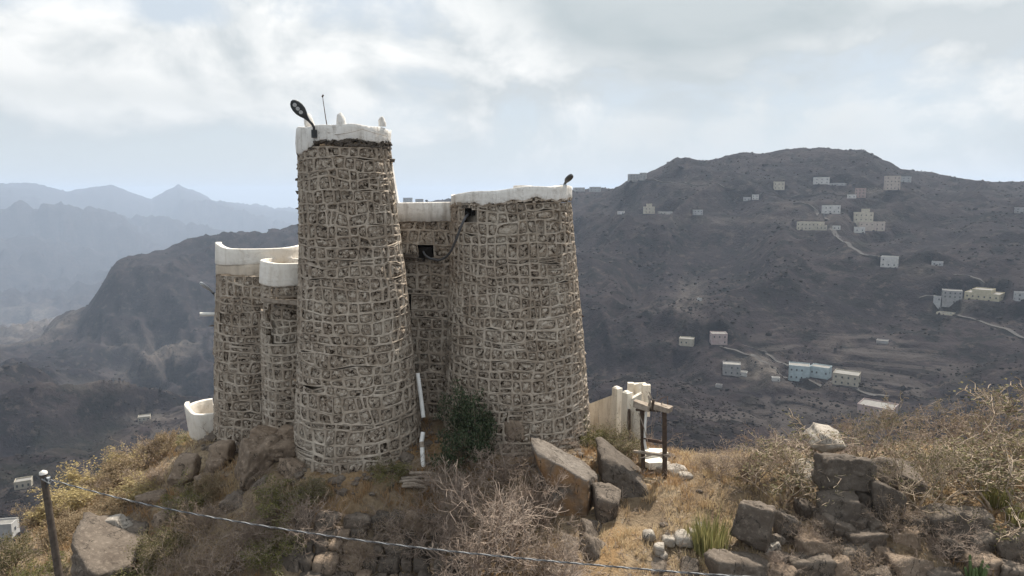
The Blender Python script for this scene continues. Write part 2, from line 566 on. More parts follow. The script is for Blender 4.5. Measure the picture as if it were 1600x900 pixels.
# ================================================================== far terrain
# per column of the view: distance (m) and picture row of valley, spur, slope, crest and the ranges behind
TERR = {
    # px: [(D, py) ...] knots: slope below the fort, lower slope, valley, mid, spur, dip, slope, crest, back, plain, foot, range, dip, far range, end
    -900: [(50, 930), (150, 880), (380, 790), (600, 690), (800, 585), (1000, 600), (1200, 585), (1500, 570), (2300, 540), (3200, 505), (4000, 470), (5600, 335), (7000, 345), (9000, 290), (14000, 335)],
    0: [(50, 922), (150, 876), (380, 778), (600, 670), (800, 563), (1000, 578), (1200, 572), (1450, 548), (2300, 520), (3200, 500), (4000, 470), (5600, 331), (7000, 345), (9000, 287), (14000, 335)],
    60: [(50, 918), (150, 866), (400, 752), (580, 672), (780, 578), (950, 592), (1150, 565), (1450, 527), (2300, 510), (3200, 493), (4000, 468), (5600, 331), (7000, 345), (9000, 286), (14000, 335)],
    110: [(50, 918), (150, 862), (400, 750), (580, 672), (780, 592), (950, 606), (1150, 565), (1450, 503), (2300, 520), (3200, 487), (4000, 465), (5600, 336), (7000, 345), (9000, 300), (14000, 335)],
    180: [(50, 915), (150, 850), (330, 720), (520, 680), (760, 613), (930, 622), (1150, 560), (1520, 415), (2300, 500), (3200, 487), (4000, 465), (5600, 345), (7000, 350), (9000, 288), (14000, 335)],
    240: [(50, 910), (150, 830), (300, 668), (480, 690), (740, 628), (920, 634), (1150, 560), (1580, 389), (2300, 500), (3200, 487), (4000, 465), (5600, 354), (7000, 345), (9200, 311), (14000, 335)],
    285: [(50, 900), (150, 800), (280, 665), (470, 690), (740, 636), (920, 636), (1150, 555), (1600, 379), (2300, 500), (3200, 487), (4000, 465), (5600, 370), (7000, 345), (9200, 286), (14000, 335)],
    340: [(50, 890), (150, 790), (280, 690), (450, 690), (720, 640), (900, 630), (1150, 550), (1620, 368), (2300, 500), (3200, 487), (4000, 465), (5600, 395), (7000, 345), (9200, 315), (14000, 335)],
    470: [(50, 880), (150, 790), (280, 700), (450, 690), (720, 620), (900, 600), (1150, 520), (1640, 350), (2300, 480), (3200, 487), (4000, 465), (5600, 420), (7000, 380), (9200, 332), (14000, 335)],
    620: [(50, 880), (150, 790), (280, 710), (450, 660), (600, 580), (800, 520), (1100, 430), (1700, 319), (2600, 400), (3400, 480), (4200, 460), (5600, 430), (7000, 390), (9000, 350), (14000, 335)],
    800: [(50, 880), (150, 800), (280, 720), (430, 640), (560, 570), (700, 500), (950, 400), (1500, 304), (2400, 380), (3400, 450), (4200, 440), (5600, 420), (7000, 390), (9000, 350), (14000, 335)],
    900: [(50, 880), (150, 800), (280, 700), (420, 625), (520, 565), (640, 480), (860, 370), (1300, 297), (2200, 370), (3400, 430), (4200, 430), (5600, 410), (7000, 390), (9000, 350), (14000, 335)],
    960: [(50, 880), (150, 800), (280, 690), (420, 618), (520, 558), (640, 460), (850, 342), (1180, 294), (2200, 370), (3400, 430), (4200, 430), (5600, 410), (7000, 390), (9000, 350), (14000, 335)],
    1005: [(50, 880), (150, 800), (280, 680), (410, 615), (500, 560), (640, 450), (850, 334), (1100, 271), (2200, 370), (3400, 430), (4200, 430), (5600, 410), (7000, 390), (9000, 350), (14000, 335)],
    1055: [(50, 880), (150, 800), (270, 680), (400, 612), (500, 556), (640, 448), (850, 330), (1090, 247), (2200, 370), (3400, 430), (4200, 430), (5600, 410), (7000, 390), (9000, 350), (14000, 335)],
    1150: [(50, 890), (150, 800), (270, 680), (410, 600), (510, 535), (640, 445), (850, 328), (1090, 243), (2200, 370), (3400, 430), (4200, 430), (5600, 410), (7000, 390), (9000, 350), (14000, 335)],
    1215: [(50, 890), (150, 800), (270, 670), (420, 596), (520, 525), (640, 442), (850, 326), (1100, 236), (2200, 370), (3400, 430), (4200, 430), (5600, 410), (7000, 390), (9000, 350), (14000, 335)],
    1280: [(50, 890), (150, 800), (270, 665), (430, 592), (530, 515), (650, 438), (850, 326), (1110, 232), (2200, 370), (3400, 430), (4200, 430), (5600, 410), (7000, 390), (9000, 350), (14000, 335)],
    1340: [(50, 890), (150, 800), (270, 660), (440, 590), (540, 510), (650, 436), (850, 326), (1110, 234), (2200, 370), (3400, 430), (4200, 430), (5600, 410), (7000, 390), (9000, 350), (14000, 335)],
    1400: [(50, 890), (150, 800), (280, 660), (440, 590), (550, 505), (660, 434), (870, 330), (1120, 264), (2200, 370), (3400, 430), (4200, 430), (5600, 410), (7000, 390), (9000, 350), (14000, 335)],
    1455: [(50, 890), (150, 800), (280, 660), (440, 590), (550, 505), (660, 434), (890, 334), (1200, 274), (2200, 370), (3400, 430), (4200, 430), (5600, 410), (7000, 390), (9000, 350), (14000, 335)],
    1600: [(50, 890), (150, 800), (280, 660), (440, 590), (550, 505), (680, 434), (920, 336), (1280, 283), (2200, 370), (3400, 430), (4200, 430), (5600, 410), (7000, 390), (9000, 350), (14000, 335)],
    2600: [(50, 890), (150, 800), (280, 660), (440, 590), (550, 505), (680, 440), (920, 350), (1280, 300), (2200, 370), (3400, 430), (4200, 430), (5600, 410), (7000, 390), (9000, 350), (14000, 335)],
}
TPX = sorted(TERR)
TANG = np.array([math.atan((p - 800.0) / (F * 1.0)) for p in TPX])
KD = np.array([[k[0] for k in TERR[p]] for p in TPX], float)
KZ = np.array([[at(p, k[1], k[0] * math.cos(math.atan((p - 800.0) / F)))[2] for k in TERR[p]] for p in TPX], float)


def far_z(x, y, noisy=True):
    """height of the far terrain at x, y (arrays)"""
    x, y = np.asarray(x, float), np.asarray(y, float)
    r = np.hypot(x, y) + 1e-6
    a = np.arctan2(x, y)
    a = np.clip(a, TANG[0], TANG[-1])
    shp = r.shape
    a, rr = a.ravel(), r.ravel()
    i = np.clip(np.searchsorted(TANG, a) - 1, 0, len(TANG) - 2)
    t = (a - TANG[i]) / (TANG[i + 1] - TANG[i])
    z = np.zeros_like(rr)
    kd = KD[i] * (1 - t[:, None]) + KD[i + 1] * t[:, None]
    kz = KZ[i] * (1 - t[:, None]) + KZ[i + 1] * t[:, None]
    kd = np.log(kd)
    lr = np.log(rr)
    n = kd.shape[1]
    j = np.clip((lr[:, None] >= kd).sum(1) - 1, 0, n - 2)
    ar = np.arange(len(rr))
    # hermite through the knots with limited slopes
    sl = np.diff(kz, axis=1) / np.diff(kd, axis=1)
    m = np.zeros_like(kz)
    same = sl[:, 1:] * sl[:, :-1] > 0
    m[:, 1:-1] = np.where(same, 2 * sl[:, 1:] * sl[:, :-1] / (sl[:, 1:] + sl[:, :-1] + 1e-9), 0)
    m[:, 0], m[:, -1] = sl[:, 0], 0
    h = kd[ar, j + 1] - kd[ar, j]
    s = np.clip((lr - kd[ar, j]) / h, 0.0, 1.0)
    z0, z1, m0, m1 = kz[ar, j], kz[ar, j + 1], m[ar, j] * h, m[ar, j + 1] * h
    z = (2 * s**3 - 3 * s**2 + 1) * z0 + (s**3 - 2 * s**2 + s) * m0 + (-2 * s**3 + 3 * s**2) * z1 + (s**3 - s**2) * m1
    if noisy:
        X, Y = x.ravel(), y.ravel()
        wx = X + 60 * vnoise(X / 210, Y / 210, 0, 5)
        wy = Y + 60 * vnoise(X / 210, Y / 210, 7, 6)
        g = np.abs(fbm(wx / 170, wy / 230, 0, 4, 21))                 # gullies
        amp = np.clip((rr - 60) / 500, 0, 1) * 30 * (1 + 1.7 * smooth(0.0, -0.25, a) * smooth(500, 1000, rr))
        crest = np.min(np.abs(lr[:, None] - kd[:, [7, 13]]), axis=1)
        fade = 0.22 + 0.78 * smooth(0.0, 0.22, crest)
        z = z - (g - 0.28) * amp * fade
        g2 = np.abs(fbm(wx / 62, wy / 95, 4, 3, 25))
        z = z - (g2 - 0.26) * amp * 0.34 * (0.3 + 0.7 * fade)
        big = np.clip((rr - 2500) / 2500, 0, 1)
        z = z - big * (np.abs(fbm(wx / 1300, wy / 1300, 2, 4, 31)) - 0.3) * 260 * (0.07 + 0.93 * smooth(0, 0.14, crest))
        z = z + fbm(X / 16, Y / 16, 0, 3, 40) * np.clip((rr - 40) / 300, 0, 1) * 1.4
    return z.reshape(shp)


def terrace_mask(x, y):
    px, py = proj(np.stack([x, y, far_z(x, y, False)], -1))
    m = smooth(1150, 1230, px) * smooth(1560, 1440, px) * smooth(455, 490, py) * smooth(640, 575, py)
    m = np.maximum(m, smooth(1060, 1100, px) * smooth(1300, 1240, px) * smooth(585, 605, py) * smooth(670, 640, py))
    m = np.maximum(m, smooth(190, 225, px) * smooth(330, 290, px) * smooth(640, 655, py) * smooth(720, 690, py))
    return m


PADS = []


def ground_far(x, y):
    z = far_z(x, y)
    m = terrace_mask(x, y)
    st = 3.2
    q = z / st + 0.35 * vnoise(x / 60, y / 60, 0, 77)
    fr = q - np.floor(q)
    zt = (np.floor(q) + smooth(0.62, 1.0, fr)) * st - 0.35 * vnoise(x / 60, y / 60, 0, 77) * st
    z = z * (1 - m) + zt * m
    for x_, y_, z_, r_ in PADS:                       # each house stands on a levelled plot
        w = smooth(r_ + 5.0, r_, np.hypot(x - x_, y - y_))
        z = z * (1 - w) + z_ * w
    return z


def ray_far(px, py, dmin=60, dmax=15000):
    """where the line of sight through this picture point meets the far terrain"""
    s = np.exp(np.linspace(math.log(dmin), math.log(dmax), 2500))
    p0 = np.array((0, 0, CAMZ))
    d = at(px, py, 1.0) - p0
    P = p0 + s[:, None] * d
    below = P[:, 2] < ground_far(P[:, 0], P[:, 1])
    k = int(np.argmax(below)) if below.any() else len(s) - 1
    return P[k]


# houses of the village: foot in the picture, width and height in picture pixels, colour, label, storeys, windows per storey
HOUSES = []


def site(*a_, **k_):
    HOUSES.append((a_, k_))


site(1217, 297, 16, 13, 'cream', 'small cream block house below the flat summit', 2, 3)
site(1284, 288, 22, 11, 'white', 'pale house just under the summit plateau', 2, 3)
site(1308, 290, 22, 4, 'palegrey', 'low pale wall-like building right of the summit house', 1, 3, cat='building')
site(1395, 297, 20, 22, 'peach', 'tall peach apartment block on the right shoulder of the hill', 4, 4)
site(1412, 285, 18, 9, 'palegrey', 'pale bluish house behind the peach apartment block', 2, 3)
site(1343, 309, 14, 15, 'red', 'reddish three storey house on the upper slope', 3, 3)
site(1331, 310, 12, 6, 'white', 'small white house against the reddish three storey one', 1, 2)
site(1300, 334, 24, 13, 'white', 'white house standing alone above the road bend', 2, 4)
site(1349, 347, 27, 15, 'cream', 'stepped cream house with roof room above the peach one', 2, 4, annex=(0.1, 0.4, 1.35, 'cream'))
site(1362, 361, 36, 14, 'peach', 'peach house below the stepped cream one', 2, 5)
site(1343, 364, 15, 9, 'white', 'low white house in front of the peach one', 1, 2)
site(1262, 360, 34, 13, 'cream', 'long cream house with two rows of windows beside the road', 2, 6)
site(1283, 360, 16, 8, 'beige', 'low beige wing at the end of the long cream house', 1, 3)
site(1307, 359, 11, 6, 'white', 'tiny white hut at the top of the road', 1, 2)
site(1388, 418, 23, 17, 'white', 'white house alone at the lower end of the hillside road', 2, 3)
site(1464, 415, 15, 6, 'palegrey', 'small pale hut on the slope right of the lone white house', 1, 2)
site(1533, 469, 46, 11, 'yellow', 'yellow walled house with roof room on the right slope', 1, 6, annex=(-0.02, 0.55, 1.5, 'yellow'))
site(1488, 467, 26, 13, 'grey', 'grey house beside the yellow one', 2, 4)
site(1464, 471, 10, 8, 'palegrey', 'small grey hut left of the grey house', 1, 2)
site(1598, 471, 18, 14, 'palegrey', 'pale grey house cut by the picture edge right of the yellow one', 2, 2)
site(1595, 333, 16, 9, 'grey', 'grey house high up at the picture edge', 2, 2)
site(1124, 539, 24, 18, 'pink', 'pink two storey house at the lower left of the terraces', 2, 3)
site(1072, 541, 22, 12, 'beige', 'greyish cream house left of the pink one', 1, 3)
site(1143, 587, 26, 18, 'grey', 'grey house below the bare field', 2, 3)
site(1160, 588, 12, 7, 'white', 'white lean-to beside the grey house below the field', 1, 2)
site(1248, 596, 30, 25, 'blue', 'light blue two storey house by the lower road', 2, 4)
site(1279, 591, 27, 18, 'blue', 'long low light blue wing behind the light blue house', 1, 4)
site(1320, 603, 36, 19, 'beige', 'beige house on the lower road right of the blue one', 2, 4)
site(1213, 596, 11, 6, 'white', 'white shed between grey and light blue houses', 1, 2, cat='shed')
site(1366, 650, 50, 15, 'pink', 'pinkish building half hidden behind the bare bushes', 2, 6)
site(993, 284, 18, 12, 'grey', 'grey block house on the skyline step left of the summit', 3, 4)
site(1004, 282, 10, 12, 'grey', 'narrower grey house behind the skyline block house', 3, 2)
site(906, 299, 16, 6, 'palegrey', 'low pale house on the skyline nearest the broad tower', 1, 3)
site(930, 300, 18, 8, 'palegrey', 'wider pale house on the skyline near the broad tower', 2, 3)
site(970, 335, 11, 5, 'white', 'tiny white hut at the left end of the ridge road', 1, 2)
site(1015, 334, 16, 11, 'cream', 'stepped cream house on the mid ridge', 2, 3, annex=(0.0, 0.45, 1.4, 'cream'))
site(1041, 335, 20, 4, 'white', 'long low white shed right of the stepped ridge house', 1, 4, cat='shed')
site(1091, 336, 14, 8, 'palegrey', 'pale house on the mid ridge right of the long shed', 2, 3)
site(1167, 314, 11, 6, 'palegrey', 'pale grey hut on the slope below the summit', 1, 2)
site(1180, 312, 10, 8, 'white', 'small white tower-like house next to a grey hut', 2, 2)
site(637, 318, 14, 9, 'palegrey', 'pale house on the far ridge seen between the towers', 2, 3)
site(655, 318, 12, 7, 'grey', 'lower grey house on the far ridge between the towers', 1, 3)
site(225, 658, 17, 7, 'beige', 'low beige house with pale roof on the terraced knoll', 1, 3)
site(36, 764, 22, 13, 'beige', 'small beige house deep in the valley left of the pole', 1, 3)
site(1122, 606, 9, 5, 'grey', 'small ruined grey hut on the dark terraces', 1, 2, win=False)
site(1378, 537, 16, 5, 'grey', 'ruined grey walls on the brown terraces', 1, 2, win=False)
site(1475, 492, 22, 3, 'cream', 'pale retaining wall strip below the yellow house', 1, 2, win=False, cat='wall')
site(1092, 470, 6, 4, 'palegrey', 'lone pale hut halfway up the bare gully', 1, 1, win=False)
site(4, 842, 28, 24, 'white', 'white walled hut cut by the picture edge below the pole', 1, 2, dmin=26, rz=-0.5)
SITE = {}
for a_, k_ in HOUSES:
    SITE[(a_[0], a_[1])] = ray_far(a_[0], a_[1], k_.get('dmin', 60))
PADS = []
for a_, k_ in HOUSES:
    p_ = SITE[(a_[0], a_[1])]
    w_ = a_[2] * (p_[1] * CP - (p_[2] - CAMZ) * SP) / F
    u_ = p_[:2] / np.linalg.norm(p_[:2])
    PADS.append((p_[0] + u_[0] * w_ * 0.3, p_[1] + u_[1] * w_ * 0.3, p_[2], 0.62 * w_ + 1.0))


def terrain_mesh():
    az = np.unique(np.concatenate([np.linspace(-180, -52, 50), np.linspace(-52, -41, 30), np.linspace(-41, 41, 560), np.linspace(41, 52, 30), np.linspace(52, 180, 50)]))
    az = R(1) * az[:-1]
    rr = np.concatenate([np.exp(np.linspace(math.log(22), math.log(240), 90))[:-1], np.exp(np.linspace(math.log(240), math.log(1700), 470))[:-1], np.exp(np.linspace(math.log(1700), math.log(14000), 190))])
    A, RR = np.meshgrid(az, rr, indexing='ij')
    x, y = RR * np.sin(A), RR * np.cos(A)
    z = ground_far(x, y)
    v = np.stack([x, y, z], -1).reshape(-1, 3)
    na, nr = A.shape
    i, j = np.meshgrid(np.arange(na), np.arange(nr - 1), indexing='ij')
    i2 = (i + 1) % na
    f = np.stack([i * nr + j, i * nr + j + 1, i2 * nr + j + 1, i2 * nr + j], -1).reshape(-1, 4)
    px, py = proj(v)
    px, py = np.where(v[:, 1] > 5, px, -9999), np.where(v[:, 1] > 5, py, -9999)
    n1 = fbm(v[:, 0] / 45, v[:, 1] / 45, 0, 3, 61)

    def blob(cx, cy, rx, ry, k=1.0):
        return np.clip(1.35 - np.hypot((px - cx) / rx, (py - cy) / ry) + 0.5 * n1, 0, 1) * k
    bare = np.zeros(len(v))
    for b in ((250, 545, 55, 28, 0.8), (215, 585, 60, 16, 0.5), (140, 600, 60, 14, 0.35), (1180, 570, 42, 16, 1.0), (1075, 470, 26, 40, 0.5), (60, 500, 60, 22, 1.0), (30, 520, 60, 18, 0.8),
              (1310, 540, 25, 18, 0.4), (1150, 345, 90, 8, 0.35), (1345, 300, 70, 8, 0.5), (1340, 345, 80, 14, 0.35), (1400, 425, 50, 12, 0.4), (1510, 480, 60, 10, 0.45), (1260, 320, 60, 8, 0.3), (1090, 290, 60, 8, 0.3),
              (232, 655, 40, 8, 0.7), (185, 690, 30, 14, 0.4), (45, 765, 40, 14, 0.5), (1290, 600, 90, 10, 0.35)):
        bare = np.maximum(bare, blob(*b))
    green = np.zeros(len(v))
    for b in ((40, 740, 90, 22, 0.9), (120, 700, 90, 40, 0.6), (1350, 380, 16, 6, 0.8), (1480, 480, 30, 8, 0.6)):
        green = np.maximum(green, blob(*b))
    me = mesh_np('terrain', v, f, M['terrain'], True, None, {'bare': bare, 'green': green, 'terrace': terrace_mask(v[:, 0], v[:, 1])})
    o = link('terrain', me)
    return tag(o, kind='structure')


t = NT('scrub_covered_hills', 1.0, 0.05)
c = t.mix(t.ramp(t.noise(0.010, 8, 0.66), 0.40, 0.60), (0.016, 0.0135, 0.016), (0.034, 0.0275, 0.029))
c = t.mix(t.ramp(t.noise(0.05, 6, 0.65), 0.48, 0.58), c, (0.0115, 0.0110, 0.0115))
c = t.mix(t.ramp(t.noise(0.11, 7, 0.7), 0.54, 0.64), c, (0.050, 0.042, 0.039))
tz = t.n.new('ShaderNodeMapping')
tz.inputs['Scale'].default_value = (0.012, 0.012, 0.31)
t.l.new(t.pos(), tz.inputs[0])
c = t.mix(t.math('MULTIPLY', t.ramp(t.noise(1.0, 2, 0.5, vec=tz.outputs[0]), 0.50, 0.56), t.math('MULTIPLY', t.attr('terrace'), 0.8)), c, (0.064, 0.056, 0.053))
bare = t.math('MULTIPLY', t.attr('bare'), t.ramp(t.noise(0.09, 6, 0.65), 0.30, 0.62), True)
c = t.mix(bare, c, (0.13, 0.113, 0.10))
c = t.mix(t.math('MULTIPLY', t.attr('green'), 0.7), c, (0.020, 0.022, 0.015))
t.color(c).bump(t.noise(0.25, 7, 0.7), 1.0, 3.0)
M['terrain'] = t.m
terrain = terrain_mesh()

# ------------------------------------------------------------------ scrub on the hills: nobody could count it
def scrub_mesh():
    bm = bmesh.new()
    bmesh.ops.create_icosphere(bm, subdivisions=1, radius=1.0)
    bmesh.ops.delete(bm, geom=[v for v in bm.verts if v.co.z < -0.6], context='VERTS')
    bm.verts.index_update()
    iv = np.array([v.co[:] for v in bm.verts])
    if_ = np.array([[v.index for v in f.verts] for f in bm.faces])
    bm.free()
    N = 52000
    a = R(1) * rng.uniform(-42, 42, N)
    r = np.exp(rng.uniform(math.log(170), math.log(1700), N))
    x, y = r * np.sin(a), r * np.cos(a)
    dens = fbm(x / 55, y / 55, 0, 3, 91)
    keep = dens > rng.uniform(-0.75, 0.65, N)
    x, y, r = x[keep], y[keep], r[keep]
    z = ground_far(x, y)
    px, py = proj(np.stack([x, y, z], -1))
    n = len(x)
    s = rng.lognormal(-0.5, 0.40, n) * np.clip(r / 520, 0.7, 1.5)
    s = np.clip(s, 0.5, 3.6)
    sc = np.stack([s * rng.uniform(0.8, 1.4, n), s * rng.uniform(0.8, 1.4, n), s * rng.uniform(0.55, 1.0, n)], -1)
    jit = 1 + rng.uniform(-0.32, 0.32, (n, len(iv), 1))
    V = iv[None] * jit * sc[:, None, :]
    ang = rng.uniform(0, 6.28, n)
    ca, sa = np.cos(ang)[:, None], np.sin(ang)[:, None]
    V = np.stack([V[..., 0] * ca - V[..., 1] * sa, V[..., 0] * sa + V[..., 1] * ca, V[..., 2]], -1)
    V += np.stack([x, y, z + 0.35 * s], -1)[:, None, :]
    Fc = if_[None] + (np.arange(n) * len(iv))[:, None, None]
    tone = np.repeat(rng.uniform(0, 1, n), len(iv))
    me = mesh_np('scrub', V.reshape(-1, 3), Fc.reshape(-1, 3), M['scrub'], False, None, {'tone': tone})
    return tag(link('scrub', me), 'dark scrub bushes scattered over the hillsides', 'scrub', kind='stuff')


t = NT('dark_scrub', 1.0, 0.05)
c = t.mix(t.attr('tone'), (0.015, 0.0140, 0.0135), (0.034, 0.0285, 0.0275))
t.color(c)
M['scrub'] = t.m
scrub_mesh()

# ------------------------------------------------------------------ the air between
hz_me = bpy.data.meshes.new('haze')
bm = bmesh.new()
bmesh.ops.create_cube(bm, size=1.0)
HZ_LO, HZ_HI = float(min(v.co.z for v in terrain.data.vertices)) - 1.0, float(max(v.co.z for v in terrain.data.vertices)) + 25.0
for v in bm.verts:
    v.co = (v.co.x * 29000, v.co.y * 29000, HZ_LO if v.co.z < 0 else HZ_HI)
bm.to_mesh(hz_me)
bm.free()
hm = bpy.data.materials.new('haze_air')
hm.use_nodes = True
hm.node_tree.nodes.clear()
pv = hm.node_tree.nodes.new('ShaderNodeVolumePrincipled')
pv.inputs['Color'].default_value = (0.66, 0.79, 1.0, 1)
pv.inputs['Density'].default_value = 1.3e-4
pv.inputs['Anisotropy'].default_value = 0.15
mo = hm.node_tree.nodes.new('ShaderNodeOutputMaterial')
hm.node_tree.links.new(pv.outputs[0], mo.inputs['Volume'])
hz_me.materials.append(hm)
tag(link('haze', hz_me), 'pale blue haze between the hills', 'haze', kind='stuff')

# ================================================================== the hilltop itself
GP = [  # picture column, row, distance: where the ground is seen
    (560, 738, 17.4), (480, 712, 18.0), (640, 706, 18.3), (730, 706, 18.2), (830, 694, 18.5), (915, 686, 20.0), (900, 700, 19.0),
    (960, 694, 21.0), (1000, 712, 19.6), (1015, 746, 17.5), (1080, 765, 17.0), (1150, 742, 19.0), (1210, 724, 20.5), (1070, 726, 19.6),
    (1300, 712, 21.5), (1420, 704, 22.0), (1600, 690, 22.5), (1750, 690, 22.5),
    (560, 792, 16.5), (470, 800, 16.4), (660, 790, 16.6), (560, 900, 15.3), (700, 900, 15.0), (800, 900, 14.6), (760, 800, 16.2), (840, 800, 16.4), (960, 800, 16.2), (950, 730, 18.3),
    (1000, 900, 14.0), (1100, 868, 14.6), (1060, 820, 15.6), (1200, 905, 13.9), (1350, 905, 13.9), (1500, 905, 13.9), (1650, 905, 13.9),
    (1240, 800, 15.6), (1300, 760, 15.9), (1360, 770, 16.3), (1450, 800, 15.7), (1550, 812, 15.6), (1650, 812, 15.6), (1480, 738, 19.0), (1600, 730, 19.0),
    (430, 790, 16.7), (380, 706, 19.3), (340, 694, 20.2), (310, 690, 20.5), (300, 760, 18.6), (275, 790, 17.6), (215, 850, 16.4), (150, 888, 15.8), (300, 870, 15.6), (400, 880, 15.1), (450, 910, 14.8),
    (100, 790, 22.0), (50, 848, 19.0), (0, 880, 17.5), (200, 745, 24.0), (262, 705, 25.5), (170, 800, 20.0), (230, 775, 20.5), (-120, 930, 17.5),
]
gp = [tuple(at(*p)) for p in GP]
gp += [(-6, 23.5, 2.3), (0, 24, 2.0), (4, 24, 0.8), (-3, 28, -0.5), (5, 28, -2.0), (12, 28, -1.8), (20, 28, -1.8), (-14, 31, -4.5), (-22, 26, -8), (-18, 20, -3.5), (-20, 14, -4.5),
       (0, 9, -2.0), (8, 9, -1.5), (-8, 9, -3.0), (16, 9, -1.0), (0, 4, -5), (12, 4, -4), (-12, 4, -6), (24, 14, 2.2), (26, 20, 2.3), (28, 27, -1.5), (24, 9, -1), (0, 36, -7), (14, 36, -7), (-10, 38, -9), (26, 36, -7)]
gp = np.array(gp)


def _U(r):
    return np.where(r > 1e-9, r * r * np.log(r + 1e-12), 0)


_n = len(gp)
_K = _U(np.hypot(gp[:, None, 0] - gp[None, :, 0], gp[:, None, 1] - gp[None, :, 1])) + np.eye(_n) * 0.25
_P = np.c_[np.ones(_n), gp[:, :2]]
_S = np.linalg.solve(np.block([[_K, _P], [_P.T, np.zeros((3, 3))]]), np.r_[gp[:, 2], 0, 0, 0])


def near_base(x, y):
    x, y = np.asarray(x, float), np.asarray(y, float)
    shp = x.shape
    x, y = x.ravel(), y.ravel()
    z = _S[_n] + _S[_n + 1] * x + _S[_n + 2] * y
    for k in range(_n):
        z = z + _S[k] * _U(np.hypot(x - gp[k, 0], y - gp[k, 1]))
    return z.reshape(shp)


NX0, NX1, NY0, NY1 = -34.0, 36.0, 2.0, 48.0


def near_z(x, y):
    x, y = np.asarray(x, float), np.asarray(y, float)
    z = near_base(x, y) + 0.16 * fbm(x / 1.3, y / 1.3, 0, 4, 12) + 0.05 * fbm(x / 0.3, y / 0.3, 0, 2, 15)
    e = np.minimum.reduce([x - NX0, NX1 - x, NY1 - y])
    w = smooth(11.0, 1.0, e)
    zf = far_z(x, np.maximum(y, 0.5))
    return z * (1 - w) + np.minimum(z, zf - 1.5) * w


def near_ground():
    xs = np.arange(NX0, NX1 + 0.01, 0.22)
    ys = np.arange(NY0, NY1 + 0.01, 0.22)
    X, Y = np.meshgrid(xs, ys, indexing='ij')
    Z = near_z(X, Y)
    v = np.stack([X, Y, Z], -1).reshape(-1, 3)
    nx, ny = X.shape
    i, j = np.meshgrid(np.arange(nx - 1), np.arange(ny - 1), indexing='ij')
    f = np.stack([i * ny + j, (i + 1) * ny + j, (i + 1) * ny + j + 1, i * ny + j + 1], -1).reshape(-1, 4)
    o = link('ground', mesh_np('ground', v, f, M['earth'], True))
    return tag(o, kind='structure')


t = NT('dry_earth', 1.0, 0.05)
c = t.mix(t.ramp(t.noise(0.7, 6, 0.6), 0.38, 0.64), (0.19, 0.14, 0.092), (0.37, 0.29, 0.195))
c = t.mix(t.ramp(t.noise(3.5, 6, 0.65), 0.5, 0.66), c, (0.13, 0.095, 0.065))
c = t.mix(t.ramp(t.noise(0.35, 3), 0.52, 0.66), c, (0.29, 0.19, 0.10))
c = t.mix(t.ramp(t.voro(5.5), 0.16, 0.08), c, (0.27, 0.235, 0.195))
t.color(c).bump(t.math('ADD', t.noise(9, 8, 0.7), t.math('MULTIPLY', t.ramp(t.voro(7), 0.3, 0.0), 0.4)), 1.0, 0.12)
M['earth'] = t.m
ground = near_ground()
_gx = np.arange(NX0, NX1 + 0.01, 0.22)


def ray_near(px, py, dmin=8, dmax=34):
    s = np.linspace(dmin, dmax, 1400)
    p0 = np.array((0, 0, CAMZ))
    d = at(px, py, 1.0) - p0
    P = p0 + s[:, None] * d
    below = P[:, 2] < near_z(P[:, 0], P[:, 1])
    k = int(np.argmax(below)) if below.any() else len(s) - 1
    return P[k]
# ================================================================== masonry
SQ = np.arange(16) * 2 * math.pi / 16
_c, _s = np.cos(SQ), np.sin(SQ)
SQ_OUT = np.stack([_c, _s], -1) / np.maximum(np.abs(_c), np.abs(_s))[:, None]


def superell(e):
    k = (np.abs(_c) ** e + np.abs(_s) ** e) ** (-1.0 / e)
    return np.stack([_c * k, _s * k], -1)


